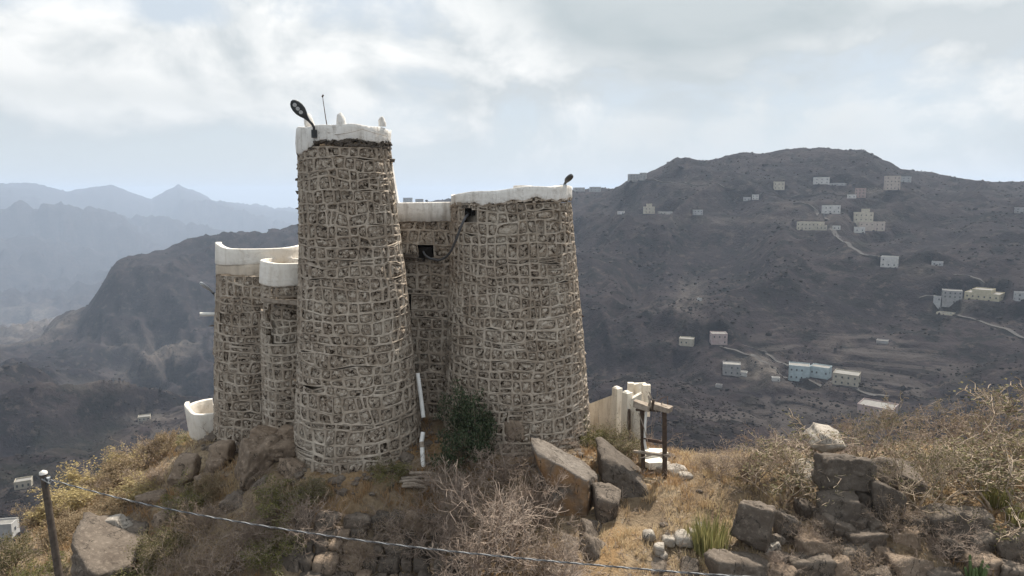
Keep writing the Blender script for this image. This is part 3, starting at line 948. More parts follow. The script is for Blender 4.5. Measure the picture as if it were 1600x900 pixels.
def masonry(parent, base, surf, u0, u1, v0, v1, pu, pv, seed, tops, max_parts=290, mortar_w=0.058, skip=None, deep=None, rough=1.0):
    """field stones set in raised mortar ribbons over surf(u, v, depth) -> xyz; one mesh per stone"""
    g = np.random.default_rng(seed)
    nv = max(2, int(round((v1 - v0) / pv)))
    nu = max(2, int(round((u1 - u0) / pu)))
    vb = np.linspace(v0, v1, nv + 1)
    vb[1:-1] += g.uniform(-0.22, 0.22, nv - 1) * pv
    mort = MB(base)
    stones = []
    cells = []
    phase = g.uniform(0, pu)
    for r in range(nv):
        if g.random() < 0.32:
            phase = phase + g.uniform(0.25, 0.75) * pu
        # joints of this row; some cells doubled or split
        cols = list(np.arange(-1, nu + 2, dtype=float))
        k = 0
        js = []
        while k < len(cols):
            js.append(cols[k])
            q = g.random()
            if q < 0.06:
                k += 2
            elif q < 0.10:
                js.append(cols[k] + g.uniform(0.42, 0.58))
                k += 1
            else:
                k += 1
        js = np.array(js)
        jb = u0 + (js - 0.5) * pu + (phase % pu) + 0.26 * pu * vnoise(js * 0.9, r * 0.45, 0, seed + 3) + g.normal(0, 0.07, len(js)) * pu
        jt = u0 + (js - 0.5) * pu + (phase % pu) + 0.26 * pu * vnoise(js * 0.9, (r + 1) * 0.45, 0, seed + 3) + g.normal(0, 0.07, len(js)) * pu
        for i in range(len(js) - 1):
            if jb[i] < u0 - 0.01 or jb[i + 1] > u1 + 0.01:
                continue

            def wob(u, q):
                return vb[q] + (0.27 * pv * vnoise(u / (2.0 * pu), q * 1.7, 0, seed + 9) + 0.13 * pv * vnoise(u / (0.7 * pu), q * 2.3, 3, seed + 11)) * (1 if 0 < q < nv else 0.3)
            quad = np.array([[jb[i], wob(jb[i], r)], [jb[i + 1], wob(jb[i + 1], r)], [jt[i + 1], wob(jt[i + 1], r + 1)], [jt[i], wob(jt[i], r + 1)]])
            quads = [quad]
            if g.random() < 0.05:
                tl = g.uniform(0.4, 0.6)
                ml, mr = quad[0] + (quad[3] - quad[0]) * tl, quad[1] + (quad[2] - quad[1]) * (tl + g.normal(0, 0.06))
                quads = [np.array([quad[0], quad[1], mr, ml]), np.array([ml, mr, quad[2], quad[3]])]
            cells.extend(quads)
    if True:
        for quad in cells:
            cc = quad.mean(0)
            if skip is not None and skip(cc[0], cc[1]):
                continue
            w = max(0.1, quad[1, 0] - quad[0, 0])
            h = max(0.1, quad[3, 1] - quad[0, 1])

            def mapq(ab):
                a, b = (ab[:, 0] + 1) / 2, (ab[:, 1] + 1) / 2
                return (quad[0] * ((1 - a) * (1 - b))[:, None] + quad[1] * (a * (1 - b))[:, None] + quad[2] * (a * b)[:, None] + quad[3] * ((1 - a) * b)[:, None])
            mw = mortar_w * g.uniform(0.65, 1.35)
            sx, sy = max(0.45, 1 - mw / w), max(0.45, 1 - mw / h)
            se = superell(g.uniform(4.0, 9.0)) * (1 + g.normal(0, 0.055, (16, 1)))
            inn = se * (sx, sy)
            dd = 0.0 if deep is None else deep(cc[0], cc[1])
            lump = g.normal(0, 0.006, 16)
            uvo = mapq(SQ_OUT)
            # the proud ribbon
            hz_o = 0.012 * vnoise(uvo[:, 0] * 4, uvo[:, 1] * 4, 0, seed + 5)
            mid = (SQ_OUT * 0.35 + inn * 0.65)
            A = surf(uvo[:, 0], uvo[:, 1], hz_o - dd)
            Bm = mapq(mid)
            B = surf(Bm[:, 0], Bm[:, 1], 0.006 + g.normal(0, 0.008) + lump - dd)
            I = mapq(inn)
            C = surf(I[:, 0], I[:, 1], -0.040 - dd + lump)
            vv = np.concatenate([A, B, C])
            k1 = np.arange(16)
            k2 = (k1 + 1) % 16
            ff = np.concatenate([np.stack([k1, k2, 16 + k2, 16 + k1], -1), np.stack([16 + k1, 16 + k2, 32 + k2, 32 + k1], -1)])
            mort.add(vv, ff)
            # the stone in it
            dep = g.choice([0.004, 0.017, 0.036, 0.082], p=[0.34, 0.36, 0.20, 0.10]) * rough
            o0 = mapq(inn * 1.06)
            s0 = surf(o0[:, 0], o0[:, 1], np.full(16, -0.062 - dd))
            o1 = mapq(inn * g.uniform(0.72, 0.90) + g.normal(0, 0.045, (16, 2)))
            tilt = g.normal(0, 0.012, 2)
            s1 = surf(o1[:, 0], o1[:, 1], -dep - dd + _c * tilt[0] + _s * tilt[1] + g.normal(0, 0.016, 16) * rough)
            oc = mapq(g.normal(0, 0.12, (1, 2)))
            s2 = surf(oc[:, 0], oc[:, 1], np.array([-dep - dd + g.normal(0.004, 0.014) * rough]))
            sv = np.concatenate([s0, s1, s2])
            sf = np.concatenate([np.stack([k1, k2, 16 + k2], -1), np.stack([k1, 16 + k2, 16 + k1], -1), np.stack([16 + k1, 16 + k2, np.full(16, 32)], -1)])
            ctr = sv.mean(0)
            nrm = surf(cc[0:1], cc[1:2], np.array([1.0]))[0] - surf(cc[0:1], cc[1:2], np.array([0.0]))[0]
            view = np.array((0, 0, CAMZ)) - ctr
            view /= np.linalg.norm(view)
            stones.append((w * h * max(0.02, float(nrm @ view)) if nrm @ view > 0.05 else 0.001 * w * h, ctr, sv, sf))
    o = mort.build('mortar', M['mortar'], parent, True)
    stones.sort(key=lambda q: -q[0])
    for q in stones[:max_parts]:
        me = mesh_np('stone', q[2] - q[1], q[3], M['field_stone'], True)
        link('stone', me, parent, tuple(q[1] - np.asarray(base)))
    rest = stones[max_parts:]
    if rest:
        mb = MB(base)
        for q in rest:
            mb.add(q[2], q[3])
        tag(mb.build('edge_stones', M['field_stone'], parent, True), kind='stuff')
    return o


class Tower:
    """round battered tower fitted to the outline rows (py, left px, right px) at distance Y of its axis"""

    def __init__(self, Y, rows):
        zs, xs, rs = [], [], []
        for py, xl, xr in rows:
            p = at((xl + xr) / 2, py, Y)
            zs.append(p[2])
            xs.append(p[0])
            rs.append((xr - xl) / 2 * mpp((xl + xr) / 2, py, Y))
        k = np.argsort(zs)
        self.zs, self.xs, self.rs, self.Y = np.array(zs)[k], np.array(xs)[k], np.array(rs)[k], Y
        self.rm = float(self.rs.mean())
        self.axis = np.array((self.xs.mean(), Y))

    def cr(self, z):
        return np.interp(z, self.zs, self.xs), np.interp(z, self.zs, self.rs)

    def surf(self, u, v, d):
        """u: arc length, 0 faces the camera, positive to the right; v: height"""
        th = u / self.rm - math.atan2(self.axis[0], self.Y) * 0
        x, r = self.cr(v)
        fx = self.xs.mean() / math.hypot(self.xs.mean(), self.Y)
        a0 = math.asin(fx)
        rr = r + d + 0.03 * vnoise(th * 1.7, v * 0.55, 0, int(self.Y * 10))
        # direction towards the camera is (-sin a0, -cos a0)
        ang = th - a0
        return np.stack([x + rr * np.sin(ang + 2 * a0 - a0 * 2), self.Y - rr * np.cos(ang), np.broadcast_to(v, rr.shape) + 0 * rr], -1)

    def core(self, parent, base, z0, z1, d=-0.3, n=64):
        zz = np.linspace(z0, z1, 24)
        a = np.arange(n) * 2 * math.pi / n
        V = self.surf((a * self.rm)[None, :] + 0 * zz[:, None], zz[:, None] + 0 * a[None, :], np.full((24, n), d))
        i, j = np.meshgrid(np.arange(23), np.arange(n), indexing='ij')
        j2 = (j + 1) % n
        f = np.stack([i * n + j, i * n + j2, (i + 1) * n + j2, (i + 1) * n + j], -1).reshape(-1, 4)
        mb = MB(base)
        mb.add(V.reshape(-1, 3), f)
        top = V[-1]
        mb.add(np.concatenate([top, top.mean(0)[None]]), [(k, (k + 1) % n, n) for k in range(n)])
        return mb.build('rubble_core', M['mortar'], parent, True)

    def back(self, parent, base, z0, z1, umax, n=40):
        """plainly rendered rear half, away from the net of stones"""
        th0 = umax / self.rm
        a = np.linspace(th0 - 0.02, 2 * math.pi - th0 + 0.02, n)
        zz = np.linspace(z0, z1, 40)
        V = self.surf((a * self.rm)[None, :] + 0 * zz[:, None], zz[:, None] + 0 * a[None, :], np.full((40, n), -0.02))
        V[..., :2] += 0.012 * fbm(V[..., 0] * 6, V[..., 1] * 6, V[..., 2] * 6, 3, 4)[..., None]
        i, j = np.meshgrid(np.arange(39), np.arange(n - 1), indexing='ij')
        f = np.stack([i * n + j, i * n + j + 1, (i + 1) * n + j + 1, (i + 1) * n + j], -1).reshape(-1, 4)
        mb = MB(base)
        mb.add(V.reshape(-1, 3), f)
        return mb.build('rear_wall', M['mortar'], parent, True)

    def parapet(self, parent, base, zb, zt, thick=0.24, proud=0.035, mat='white', n=180, seed=1, arc=None, name='parapet', wob=0.018, flare=0.0, ragged=0.0):
        """zb, zt: functions of the angle (0 faces the camera)"""
        a = np.linspace(-math.pi, math.pi, n + 1)[:-1] if arc is None else np.linspace(arc[0], arc[1], n)
        lo, hi = np.vectorize(zb)(a), np.vectorize(zt)(a)
        lo = lo + ragged * (fbm(a * 9, 0 * a, 0, 3, seed + 2) + 0.6 * vnoise(a * 26, 0 * a, 2, seed + 4))
        rows = []
        prof = [(0.0, -0.10), (0.0, proud * 0.6), (0.06, proud), (0.35, proud), (0.7, proud), (0.975, proud), (1.0, proud - 0.012), (1.0, proud - thick + 0.012), (0.975, proud - thick), (0.5, proud - thick), (0.05, proud - thick)]
        for t_, d in prof:
            z = lo + (hi - lo) * t_
            dd = d + wob * fbm(a * 3.0, z * 2.2, 0, 5, seed, 0.6) + flare * t_
            rows.append(self.surf(a * self.rm, z, dd))
        V = np.stack(rows)
        m = V.shape[1]
        i, j = np.meshgrid(np.arange(len(prof) - 1), np.arange(m if arc is None else m - 1), indexing='ij')
        j2 = (j + 1) % m
        f = np.stack([i * m + j, i * m + j2, (i + 1) * m + j2, (i + 1) * m + j], -1).reshape(-1, 4)
        mb = MB(base)
        mb.add(V.reshape(-1, 3), f)
        if arc is not None:
            for e, fl in ((0, False), (m - 1, True)):
                ring = V[:, e]
                q = list(range(len(prof)))
                cen = ring.mean(0)
                mb.add(np.concatenate([ring, cen[None]]), [((k, (k + 1) % len(prof), len(prof)) if fl else ((k + 1) % len(prof), k, len(prof))) for k in q])
        return mb.build(name, M[mat], parent, True)


def rough_course(tw, parent, base, zfun, a0, a1, seed, hh=0.07, proud=0.05, mat='rock_dark', name='ragged_course'):
    """a ragged line of broken stone edges right under the limewash"""
    g = np.random.default_rng(seed)
    mb = MB(base)
    a = a0
    while a < a1:
        w = g.uniform(0.04, 0.15) / tw.rm
        z = zfun(a) - 0.02 + g.normal(0, 0.015)
        p = tw.surf(np.array([a * tw.rm]), np.array([z]), np.array([-0.06 + g.uniform(-0.5, 0.6) * proud]))[0]
        mb.box(p, (w * tw.rm * 1.1, 0.16, hh * g.uniform(0.5, 1.4)), rz=a, rx=g.normal(0, 0.2), ry=g.normal(0, 0.25), jit=0.012)
        a += w
    return tag(mb.build(name, M[mat], parent), kind='stuff')


FORT = 'stone towers of the hilltop fort'
# ------------------------------------------------------------------ tall tower
T1 = Tower(19.0, [(192, 468, 608), (235, 468, 610), (330, 470, 620), (420, 470, 631), (500, 469, 640), (600, 467, 650), (700, 465, 658), (800, 463, 664)])
z_top1 = at(540, 195, 17.8)[2]
z_bot1 = at(560, 770, 17.4)[2]
base1 = np.array((T1.axis[0], T1.Y, z_bot1))
tower1 = thing('tall_tower', 'tallest round stone tower with white band, lamp and pinnacles on top', 'tower', base1, FORT)
z_band1 = at(555, 219, 17.8)[2]
masonry(tower1, base1, T1.surf, -2.0 * T1.rm, 2.0 * T1.rm, z_bot1, z_band1 - 0.16, 0.315, 0.285, 11, None)
T1.core(tower1, base1, z_bot1, z_top1 - 0.30)
T1.back(tower1, base1, z_bot1, z_band1, 1.9 * T1.rm)
zb1 = lambda a: z_band1 - 0.30 * float(smooth(-0.35, -1.1, a)) + 0.02 * math.sin(a * 7)
T1.parapet(tower1, base1, zb1, lambda a: z_top1 + 0.02 * math.sin(3 * a + 1) + 0.015 * math.sin(9 * a), seed=3, ragged=0.03)
rough_course(T1, tower1, base1, zb1, -0.75, 1.9, 5, 0.07, 0.04)
rough_course(T1, tower1, base1, lambda a: zb1(a) - 0.10, -0.2, 1.9, 6, 0.06, 0.03)
# pinnacles on the rim
for px, py0, py1, wpx, th in ((483, 196, 177, 15, -1.25), (533, 196, 176, 15, -0.1), (597, 194, 182, 12, 1.2)):
    Yp = 19.0 - 1.15 * math.cos(th)
    b, tp = at(px, py0 + 3, Yp), at(px, py1, Yp)
    w = wpx * mpp(px, py0, Yp)
    mb = MB(base1)
    hgt = tp[2] - b[2]
    g = np.random.default_rng(int(px))
    rings = [(b + (0, 0, hgt * q), w / 2 * s) for q, s in ((0, 1.05), (0.3, 1.0), (0.6, 0.9), (0.85, 0.62), (1.0, 0.15))]
    mb.tube([p + np.r_[g.normal(0, 0.012, 2), 0] for p, _ in rings], [s for _, s in rings], 9)
    mb.build('pinnacle', M['white'], tower1, True)
# projecting stones on the flanks
for px, py in ((467, 300), (466, 325), (468, 262), (469, 352), (614, 250), (466, 280)):
    side = -1 if px < 540 else 1
    p = at(px, py, 19.0)
    mb = MB(base1)
    mb.box(p + (0.06 * -side, 0, 0), (0.22, 0.16, 0.06), rz=0.3 * side, ry=0.15 * side, jit=0.015)
    mb.build('projecting_stone', M['rock_dark'], tower1)

# ------------------------------------------------------------------ broad tower
T2 = Tower(20.4, [(288, 708, 891), (320, 706, 893), (400, 703, 900), (500, 699, 909), (600, 693, 917), (700, 686, 924), (800, 680, 930)])
z_bot2 = at(800, 735, 18.4)[2]
base2 = np.array((T2.axis[0], T2.Y, z_bot2))
tower2 = thing('broad_tower', 'broad round stone tower with uneven white band beside the boulders', 'tower', base2, FORT)
zl2, zr2 = at(720, 321, 18.9)[2], at(880, 309, 19.2)[2]
zb2 = lambda a: zl2 + (zr2 - zl2) * (0.5 + 0.5 * math.sin(max(-1.57, min(1.57, a)))) + 0.025 * math.sin(a * 5)
hole2 = at(733, 331, 19.2)
masonry(tower2, base2, T2.surf, -1.95 * T2.rm, 2.0 * T2.rm, z_bot2, zl2 + 0.08, 0.315, 0.285, 23, None,
        skip=lambda u, v: (lambda p: abs(p[0] - hole2[0]) < 0.17 and abs(p[2] - hole2[2]) < 0.15)(T2.surf(np.array([u]), np.array([v]), np.array([0.0]))[0]))
T2.core(tower2, base2, z_bot2, zr2 + 0.1)
T2.back(tower2, base2, z_bot2, zl2, 1.85 * T2.rm)
zt2l, zt2r = at(712, 301, 19.2)[2], at(885, 290, 19.5)[2]
T2.parapet(tower2, base2, zb2, lambda a: zt2l + (zt2r - zt2l) * (0.5 + 0.5 * math.sin(max(-1.57, min(1.57, a)))) + 0.03 * math.sin(2.3 * a + 0.6) + 0.02 * math.sin(7 * a) - 0.06 * float(smooth(-1.0, -1.35, a)), seed=8, ragged=0.04, thick=0.28)
rough_course(T2, tower2, base2, zb2, -1.7, 1.9, 9, 0.06, 0.04, 'mortar')
mb = MB(base2)
mb.box(hole2 + (0, 0.22, 0), (0.30, 0.3, 0.2), jit=0.01)
mb.build('drain_hole', M['hollow_shade'], tower2)
mb = MB(base2)
mb.bar(hole2 + (-0.19, 0.0, 0.15), hole2 + (0.2, 0.0, 0.13), 0.2, 0.08, jit=0.01)
mb.build('lintel', M['rock_dark'], tower2)
p = at(909, 494, 20.4)
mb = MB(base2)
mb.tube([p + (-0.2, 0, 0), p + (0.06, -0.02, 0.0)], 0.022, 6)
mb.build('iron_peg', M['iron'], tower2)

# ------------------------------------------------------------------ wall between the two
wl0, wl1 = at(612, 345, 20.55), at(716, 345, 20.55)
wz_top = at(660, 345, 20.4)[2]
wz_bot = at(670, 720, 19.6)[2]
base3 = np.array(((wl0[0] + wl1[0]) / 2, 20.5, wz_bot))
link_wall = thing('curtain_wall', 'recessed dark stone wall between the tall and broad towers', 'wall', base3)
WU = wl1[0] - wl0[0] + 0.5


def wall_surf(u, v, d):
    x = wl0[0] - 0.25 + u
    bat = 0.55 * (wz_top - v) / (wz_top - wz_bot)
    y = 20.45 - d - bat - 0.35 * ((u - WU / 2) / (WU / 2)) ** 2 * 0.3
    return np.stack([x + 0 * d, y + 0 * x, v + 0 * d + 0 * x], -1)


hole3 = at(664, 396, 20.2)
masonry(link_wall, base3, wall_surf, 0.0, WU, wz_bot, wz_top, 0.36, 0.33, 37, None, mortar_w=0.075, rough=1.25,
        skip=lambda u, v: (lambda p: abs(p[0] - hole3[0]) < 0.14 and abs(p[2] - hole3[2]) < 0.13)(wall_surf(np.array([u]), np.array([v]), np.array([0.0]))[0]))
mb = MB(base3)
mb.box(((wl0[0] + wl1[0]) / 2, 21.0, (wz_bot + wz_top) / 2), (WU, 0.7, wz_top - wz_bot - 0.03))
mb.build('rubble_core', M['hollow_shade'], link_wall)
# limewashed parapet with a curved left end that climbs the tall tower
zt = at(660, 316, 20.4)[2]
V = []
us = np.linspace(-0.05, WU + 0.05, 120)
prof = [(0.0, -0.05), (0.0, 0.05), (0.5, 0.06), (0.94, 0.06), (1.0, 0.03), (1.0, -0.20), (0.94, -0.23), (0.0, -0.23)]
for t_, d in prof:
    zt_u = zt + 0.035 * (us / WU - 0.5) + 1.4 * np.clip(1 - (us - 0.27) / 0.21, 0, 1)
    lo = wz_top - 0.02 + 0.03 * fbm(us * 5, us * 0, 0, 3, 3)
    v = lo + (zt_u - lo) * t_
    V.append(np.stack([wl0[0] - 0.25 + us, 20.42 - d + 0 * us + 0.012 * fbm(us * 3, v * 2, 0, 2, 9), v], -1))
V = np.stack(V)
m = V.shape[1]
i, j = np.meshgrid(np.arange(len(prof) - 1), np.arange(m - 1), indexing='ij')
mb = MB(base3)
mb.add(V.reshape(-1, 3), np.stack([i * m + j, i * m + j + 1, (i + 1) * m + j + 1, (i + 1) * m + j], -1).reshape(-1, 4))
mb.build('parapet', M['white'], link_wall, True)
mb = MB(base3)
mb.box(hole3 + (0, 0.25, 0), (0.40, 0.3, 0.36), jit=0.03)
mb.build('drain_hole', M['hollow_shade'], link_wall)
for q in ((640, 399, 0.5, 0.07), (650, 404, 0.42, 0.05), (676, 404, 0.38, 0.06)):
    p = at(q[0], q[1], 20.15)
    mb = MB(base3)
    mb.box(p, (q[2], 0.2, q[3]), ry=0.1, jit=0.015)
    mb.build('ledge_stone', M['rock_dark'], link_wall)

# ------------------------------------------------------------------ low left tower and its bastion
T4 = Tower(21.6, [(382, 345, 482), (430, 344, 484), (500, 342, 488), (600, 341, 490), (700, 340, 492), (760, 339, 494)])
z_bot4 = at(380, 730, 20.2)[2]
base4 = np.array((T4.axis[0], T4.Y, z_bot4))
tower4 = thing('low_tower', 'low stone tower with white parapet above a bare plaster band', 'tower', base4, FORT)
z_band4 = at(380, 432, 20.2)[2]
z_mid4 = at(380, 414, 20.2)[2]
masonry(tower4, base4, T4.surf, -2.0 * T4.rm, 1.2 * T4.rm, z_bot4, z_band4, 0.325, 0.30, 41, None)
T4.core(tower4, base4, z_bot4, z_band4 - 0.25)
T4.back(tower4, base4, z_bot4, z_band4, 1.15 * T4.rm)
T4.parapet(tower4, base4, lambda a: z_band4 - 0.01 - 0.05 * math.sin(a * 2), lambda a: z_mid4 + 0.05 * math.sin(a * 2 + 1), mat='beige_plaster', seed=14, name='plaster_band', proud=0.02, ragged=0.015, arc=(-1.75, 1.75))
z_par4 = at(400, 389, 20.2)[2]
T4.parapet(tower4, base4, lambda a: z_mid4 + 0.045 * math.sin(a * 2 + 1), lambda a: z_par4 + 0.13 * float(smooth(-0.75, -1.5, a)) + 0.10 * float(smooth(0.3, 1.4, a)), mat='white_clean', seed=15, proud=0.045, thick=0.16, wob=0.01, arc=(-1.75, 1.75))

T5 = Tower(19.95, [(404, 412, 500), (450, 411, 502), (540, 411, 506), (620, 413, 512), (700, 418, 516), (760, 420, 518)])
z_bot5 = at(450, 745, 19.1)[2]
base5 = np.array((T5.axis[0], T5.Y, z_bot5))
tower5 = thing('bastion', 'narrow rounded bastion with wooden lintel between low and tall towers', 'bastion', base5, FORT)
z_band5 = at(445, 447, 19.1)[2]
z_par5 = at(445, 412, 19.1)[2]


def in_panel(u, v):
    px, py = proj(T5.surf(np.array([u]), np.array([v]), np.array([0.0])))
    return 419 < px[0] < 480 and 474 < py[0] < 541


masonry(tower5, base5, T5.surf, -1.75 * T5.rm, 1.5 * T5.rm, z_bot5, z_band5, 0.27, 0.25, 53, None, mortar_w=0.07, deep=lambda u, v: 0.17 if in_panel(u, v) else 0.0)
T5.core(tower5, base5, z_bot5, z_band5 - 0.2)
T5.parapet(tower5, base5, lambda a: z_band5 + 0.02 * math.sin(3 * a), lambda a: z_par5 + 0.05 * float(smooth(-0.3, -1.3, a)), mat='white_clean', seed=17, proud=0.05, thick=0.14, wob=0.008, ragged=0.008)
la, lb = at(413, 467, 19.35), at(480, 474, 18.95)
mb = MB(base5)
mb.bar(la, lb, 0.30, 0.10, jit=0.008)
mb.build('lintel', M['wood'], tower5)

# white balcony turret on the far left flank
T6 = Tower(22.0, [(628, 293, 372), (660, 298, 367), (684, 303, 362)])
z6b, z6t = at(318, 688, 21.4)[2], at(318, 642, 21.3)[2]
base6 = np.array((T6.axis[0], T6.Y, z6b - 0.5))
tower6 = thing('white_turret', 'small white notched balcony turret at the foot of the low tower', 'turret', base6)
T6.parapet(tower6, base6, lambda a: z6b, lambda a: z6t - 0.08 + 0.20 * float(smooth(-0.7, -1.5, a)) - (0.14 if a < -1.9 or a > 2.6 else 0.0), mat='white_clean', seed=19, proud=0.03, thick=0.13, wob=0.006, n=240, ragged=0.02)
T6.core(tower6, base6, z6b - 0.5, z6b + 0.12, d=-0.05)

# ------------------------------------------------------------------ fixtures on the fort
def lamp_head(parent, o, a, b, w, th, up, mat, lenses=3):
    """flat paddle from the arm end a to the tip b; `up` is the back side"""
    a, b, up = (np.asarray(q, float) for q in (a, b, up))
    L = np.linalg.norm(b - a)
    d = (b - a) / L
    up = up - d * np.dot(up, d)
    up /= np.linalg.norm(up)
    s = np.cross(d, up)
    prof = [(0.0, 0.16), (0.10, 0.26), (0.22, 0.40), (0.36, 0.72), (0.52, 0.96), (0.68, 1.0), (0.84, 0.86), (0.94, 0.58), (1.0, 0.2)]
    rings = []
    for t_, k in prof:
        cen = a + d * L * t_
        hw, ht = w / 2 * k, th / 2 * (0.55 + 0.45 * k)
        rings.append([cen + s * hw * x + up * ht * y for x, y in ((1, -0.6), (0.8, -1), (-0.8, -1), (-1, -0.6), (-1, 0.3), (-0.6, 1), (0.6, 1), (1, 0.3))])
    V = np.array(rings)
    n = 8
    f = [(i * n + k, i * n + (k + 1) % n, (i + 1) * n + (k + 1) % n, (i + 1) * n + k) for i in range(len(prof) - 1) for k in range(n)]
    mb = MB(o)
    mb.add(V.reshape(-1, 3), f)
    for e in (0, len(prof) - 1):
        mb.add(np.concatenate([V[e], V[e].mean(0)[None]]), [(k, (k + 1) % n, n) for k in range(n)])
    head = mb.build('lamp_head', M[mat], parent, False)
    for q in range(lenses):
        cen = a + d * L * (0.48 + 0.17 * q) - up * th / 2 * 1.0
        m2 = MB(o)
        m2.tube([cen + up * 0.01, cen - up * 0.012], [0.052, 0.048], 12)
        le = m2.build('lens', M['lens'], None)
        le.parent = head
        le.location = (0, 0, 0)
    return head


Yl = 17.75
o = at(491, 213, Yl)
lamp = thing('street_lamp', 'dark paddle-shaped LED lamp on short arm at the tallest tower rim', 'lamp', o, 'lamps fixed to the fort')
mb = MB(o)
mb.tube([at(491, 213, Yl + 0.02), at(490.5, 199, Yl - 0.08), at(488, 194, Yl - 0.12), at(481, 187, Yl - 0.16)], 0.035, 8)
mb.build('arm', M['lamp_dark'], lamp, True)
mb = MB(o)
mb.box(at(491, 209, Yl + 0.03), (0.13, 0.07, 0.2))
mb.build('bracket', M['lamp_dark'], lamp)
lamp_head(lamp, o, at(484, 190, Yl - 0.14), at(456, 157, Yl - 0.40), 0.30, 0.09, (-0.2, 0.75, 0.65), 'lamp_dark')

Yl = 19.7
o = at(880, 291, Yl)
lamp = thing('street_lamp', 'small dark lamp paddle sticking up behind the broad tower rim', 'lamp', o, 'lamps fixed to the fort')
mb = MB(o)
mb.tube([at(881, 293, Yl), at(882, 288, Yl), at(884, 285, Yl)], 0.04, 8)
mb.build('arm', M['lamp_grey'], lamp, True)
mb = MB(o)
mb.box(at(880, 291, Yl), (0.2, 0.12, 0.09))
mb.build('bracket', M['lamp_grey'], lamp)
lamp_head(lamp, o, at(882, 287, Yl), at(893, 273, Yl - 0.35), 0.22, 0.09, (-0.3, 0.5, 0.8), 'lamp_dark', 0)

Yl = 21.2
o = at(341, 466, Yl)
lamp = thing('street_lamp', 'grey lamp on curved arm reaching out from the low tower', 'lamp', o, 'lamps fixed to the fort')
mb = MB(o)
mb.tube([at(341, 470, Yl), at(337.5, 468, Yl), at(337, 463, Yl), at(334, 459, Yl - 0.05), at(329, 453.5, Yl - 0.1)], 0.032, 8)
mb.build('arm', M['lamp_dark'], lamp, True)
mb = MB(o)
mb.box(at(341, 465, Yl), (0.13, 0.2, 0.28))
mb.build('bracket', M['white_clean'], lamp)
lamp_head(lamp, o, at(333, 457, Yl - 0.07), at(313, 441, Yl - 0.35), 0.24, 0.07, (0.2, 0.35, 0.9), 'lamp_grey', 3)

o = at(343, 491, 21.2)
pr = tag(MB(o).tube([at(352, 491, 21.3), at(312, 491, 21.0)], 0.062, 12).build('drain_spout', M['pvc'], None, True), 'short white pipe sticking out level from the low tower', 'pipe')
o = at(340, 508, 21.2)
mb = MB(o).box(at(338, 508, 21.1), (0.36, 0.3, 0.10), ry=-0.12, jit=0.03)
mb.o = base4
mb.v[0] = mb.v[0] + np.asarray(o) - base4
mb.build('projecting_stone', M['rock_dark'], tower4)

# whip antenna
Ya = 18.6
o = at(511, 194, Ya)
ant = thing('whip_antenna', 'thin whip antenna standing on the tallest tower', 'antenna', o)
MB(o).tube([at(511, 197, Ya), at(509, 185, Ya), at(505, 158, Ya), at(504, 149, Ya)], [0.014, 0.012, 0.009, 0.008], 6).build('mast', M['iron'], ant, True)
MB(o).tube([at(503.3, 152, Ya), at(505.3, 148, Ya)], 0.022, 6).build('tip', M['iron'], ant, True)

# thin wire pinned across the white band of the tall tower
wp = []
for px, py in ((492, 214), (510, 211), (530, 210), (548, 207), (566, 202), (585, 208), (604, 213)):
    xx = at(px, py, 17.7)
    k = (px - 538) / 70.0
    wp.append(at(px, py, 19.0 - 1.31 * math.sqrt(max(0.05, 1 - k * k))))
wp = np.array(wp)
tt = np.linspace(0, len(wp) - 1, 40)
wp = np.stack([np.interp(tt, np.arange(len(wp)), wp[:, q]) for q in range(3)], -1)
tag(MB(wp[0]).tube(wp, 0.007, 5).build('thin_wire', M['wood'], None, True), 'thin wire strung across the white band of the tallest tower', 'wire')

# black hose from the drain hole of the broad tower into the hole of the recessed wall
hp = np.array([at(733, 333, 19.35), at(727, 340, 18.85), at(721, 352, 18.75), at(713, 374, 18.85), at(705, 392, 19.15), at(697, 402, 19.5), at(685, 407, 19.75), at(672, 404, 19.95), at(664, 399, 20.05), at(661, 392, 20.35)])
tt = np.linspace(0, len(hp) - 1, 60)
hp = np.stack([np.interp(tt, np.arange(len(hp)), hp[:, q]) for q in range(3)], -1)
ker = np.array([1, 2, 3, 2, 1]) / 9
hp[2:-2] = np.stack([np.convolve(hp[:, q], ker, 'valid') for q in range(3)], -1)
tag(MB(hp[0]).tube(hp, 0.035, 8).build('drain_hose', M['cable'], None, True), 'dark hose looping between holes of the broad tower and recessed wall', 'hose')
# ================================================================== roads and houses on the far hill
def drape(pts, n=60):
    P = np.array([ray_far(x, y) for x, y in pts])
    k = np.linspace(0, len(P) - 1, n)
    return np.stack([np.interp(k, np.arange(len(P)), P[:, q]) for q in range(2)], -1)


def road(pts, w, mat='asphalt'):
    c = drape(pts)
    ker = np.array([1, 2, 3, 2, 1]) / 9
    c[2:-2] = np.stack([np.convolve(c[:, q], ker, 'valid') for q in range(2)], -1)
    t_ = np.gradient(c, axis=0)
    t_ /= np.linalg.norm(t_, axis=1)[:, None] + 1e-9
    nrm = np.stack([-t_[:, 1], t_[:, 0]], -1)
    rows = []
    for s in (-0.5, 0.5):
        q = c + nrm * w * s
        rows.append(q)
    z = np.mean([ground_far(q[:, 0], q[:, 1]) for q in rows + [c]], axis=0) + 0.3
    n = len(c)
    V = np.concatenate([np.c_[rows[0], z], np.c_[rows[1], z], np.c_[rows[0], z - 4], np.c_[rows[1], z - 4]])
    f = []
    for i in range(n - 1):
        f += [(i, i + 1, n + i + 1, n + i), (i, 2 * n + i, 2 * n + i + 1, i + 1), (n + i, n + i + 1, 3 * n + i + 1, 3 * n + i)]
    o = link('road', mesh_np('road', V, np.array(f), M[mat], False))
    return tag(o, kind='structure')


